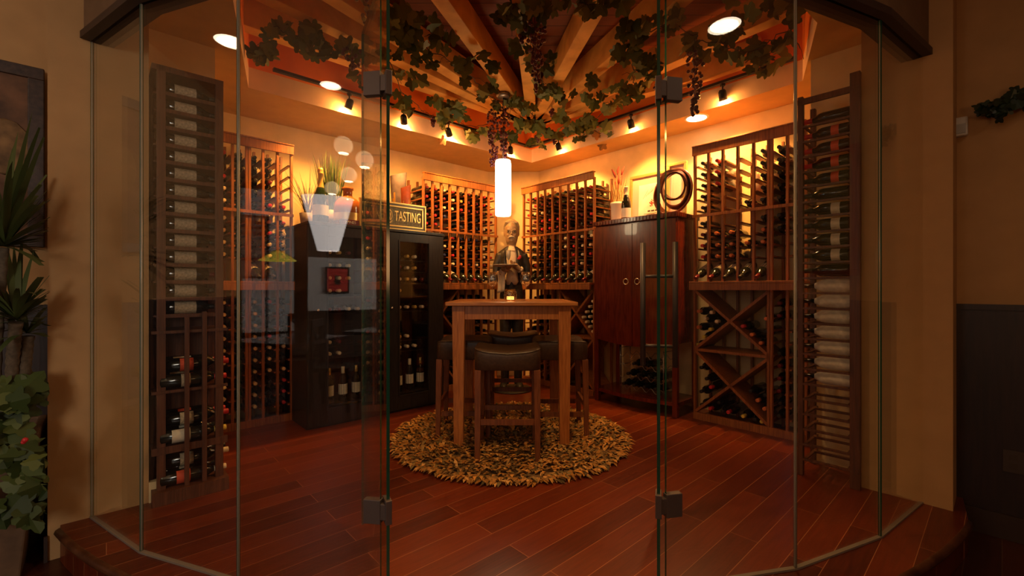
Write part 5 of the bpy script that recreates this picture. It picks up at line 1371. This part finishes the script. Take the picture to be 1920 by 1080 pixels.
# poster with lettering
va, za = refl_u(447, 402, 2, -4.2); vb, zb = refl_u(505, 522, 2, -4.2); va, vb = sorted((va, vb)); za, zb = sorted((za, zb))
po = thing('framed_notice', P('L', -4.2, (va+vb)/2, za), ANG['L']+PI/2, 'framed poster with repeated lettering on a stand in the dining room', 'poster')
wq, hq = vb-va, zb-za
m = MB(); frame(m, wq, hq, .02, -.02, .02); m.build('frame', 'ink', po)
m = MB(); m.box(-wq/2+.02, wq/2-.02, -.005, .005, .02, hq-.02); m.build('print', plain('pink_paper', (.55, .40, .36), .8), po)
for i in range(3): text('DUBLIN ROAD', .062, 'labelred', po, (0, -.008, hq-.09-.07*i), (PI/2, 0, 0), sx=wq/.52)
text('DUBLIN ROAD', .062, 'labelred', po, (0, -.008, hq*.30), (PI/2, 0, 0), sx=wq/.52)
m = MB()
for x in (-wq/2+.03, wq/2-.03): m.box(x-.012, x+.012, .005, .025, OF-za, .02)
m.build('stand_leg', 'ink', po)
# street windows with daylight, tables and chairs
wn = emis('daylight_glass', (.60, .78, 1.0), 3.0)
for (px, py, k, d_, w_, h_, nm) in ((255, 458, 0, 4.5, .30, .8, 'a'), (365, 655, 1, 2.4, .34, .22, 'b')):
    pass
def dtable(x, y, lbl, r=.45):
    t = thing('dining_table', (x, y, OF), 0, lbl, 'table', 'dining tables behind the viewer')
    m = MB(); m.box(-r, r, -r, r, .72, .76); m.build('tabletop', plain('glossy_top', (.10, .06, .05), .15), t)
    m = MB(); m.lathe([(.25, 0), (.25, .02), (.04, .04), (.04, .72)], 14); m.build('pedestal', 'ink', t)
def dchair(x, y, rz, lbl):
    t = thing('dining_chair', (x, y, OF), rz, lbl, 'chair', 'dining chairs behind the viewer')
    m = MB(); m.box(-.21, .21, -.21, .21, .43, .47); m.build('seat', 'ink', t)
    for sx in (-1, 1):
        for sy in (-1, 1):
            m = MB(); m.box(sx*.19-.02, sx*.19+.02, sy*.19-.02, sy*.19+.02, 0, .43 if sy < 0 else .98); m.build('leg', 'wains', t)
    m = MB(); m.box(-.21, .21, .18, .20, .90, .98); m.bar((-.17, .19, .5), (.17, .19, .9), .03, .02); m.bar((.17, .19, .5), (-.17, .19, .9), .03, .02); m.build('backrest', 'wains', t)
for x, y in ((-3.4, -.9), (-2.9, -2.2), (-4.1, -.1)): dtable(x, y, 'dark glossy dining table mirrored in the glass, %s' % {-3.4: 'middle of three', -2.9: 'closest to the daylight', -4.1: 'beside the left wall'}[x])
for x, y, a in ((-2.85, -1.0, 1.2), (-3.9, -1.7, 2.4), (-2.3, -1.9, 1.0), (-4.6, -.9, -2)): dchair(x, y, a, 'dark cross-back dining chair mirrored in the glass, %s' % {-2.85: 'right of the middle table', -3.9: 'behind the middle table', -2.3: 'right of the far table', -4.6: 'by the left wall table'}[x])
def win(idx, a, b, z0, z1):
    a, b = Vector(a), Vector(b); e = b-a; L_ = e.length; m = MB(); m.box(0, L_, -.01, .01, z0, z1)
    o = m.build('window_%d' % idx, wn, loc=(a.x, a.y, 0)); o.rotation_euler = (0, 0, math.atan2(e.y, e.x)); struct(o)
    m = MB()
    for i in range(4): x = L_*i/3; m.box(x-.025, x+.025, -.02, .02, z0, z1)
    m.box(0, L_, -.02, .02, z0-.05, z0); m.box(0, L_, -.02, .02, z1, z1+.05); m.build('window_frame', 'ink', o)
# windows on the left outer wall far from the glass, and on the right
a, b = P('L', -4.6, 3.40), P('L', -3.4, 3.40); win(9, a, b, .75, 2.0)
a, b = P('R', 3.6, 3.52), P('R', 4.6, 3.52); win(10, a, b, .9, 2.0)
# unseen fill lamps added to light the outer walls and piers
light('POINT', 'dining_lamp_glow', (-1.0, -.9, 1.45), 10.5, (1.0, .50, .19), radius=.25)
light('POINT', 'dining_lamp_glow', (1.4, -.6, 1.45), 15, (1.0, .50, .19), radius=.25)
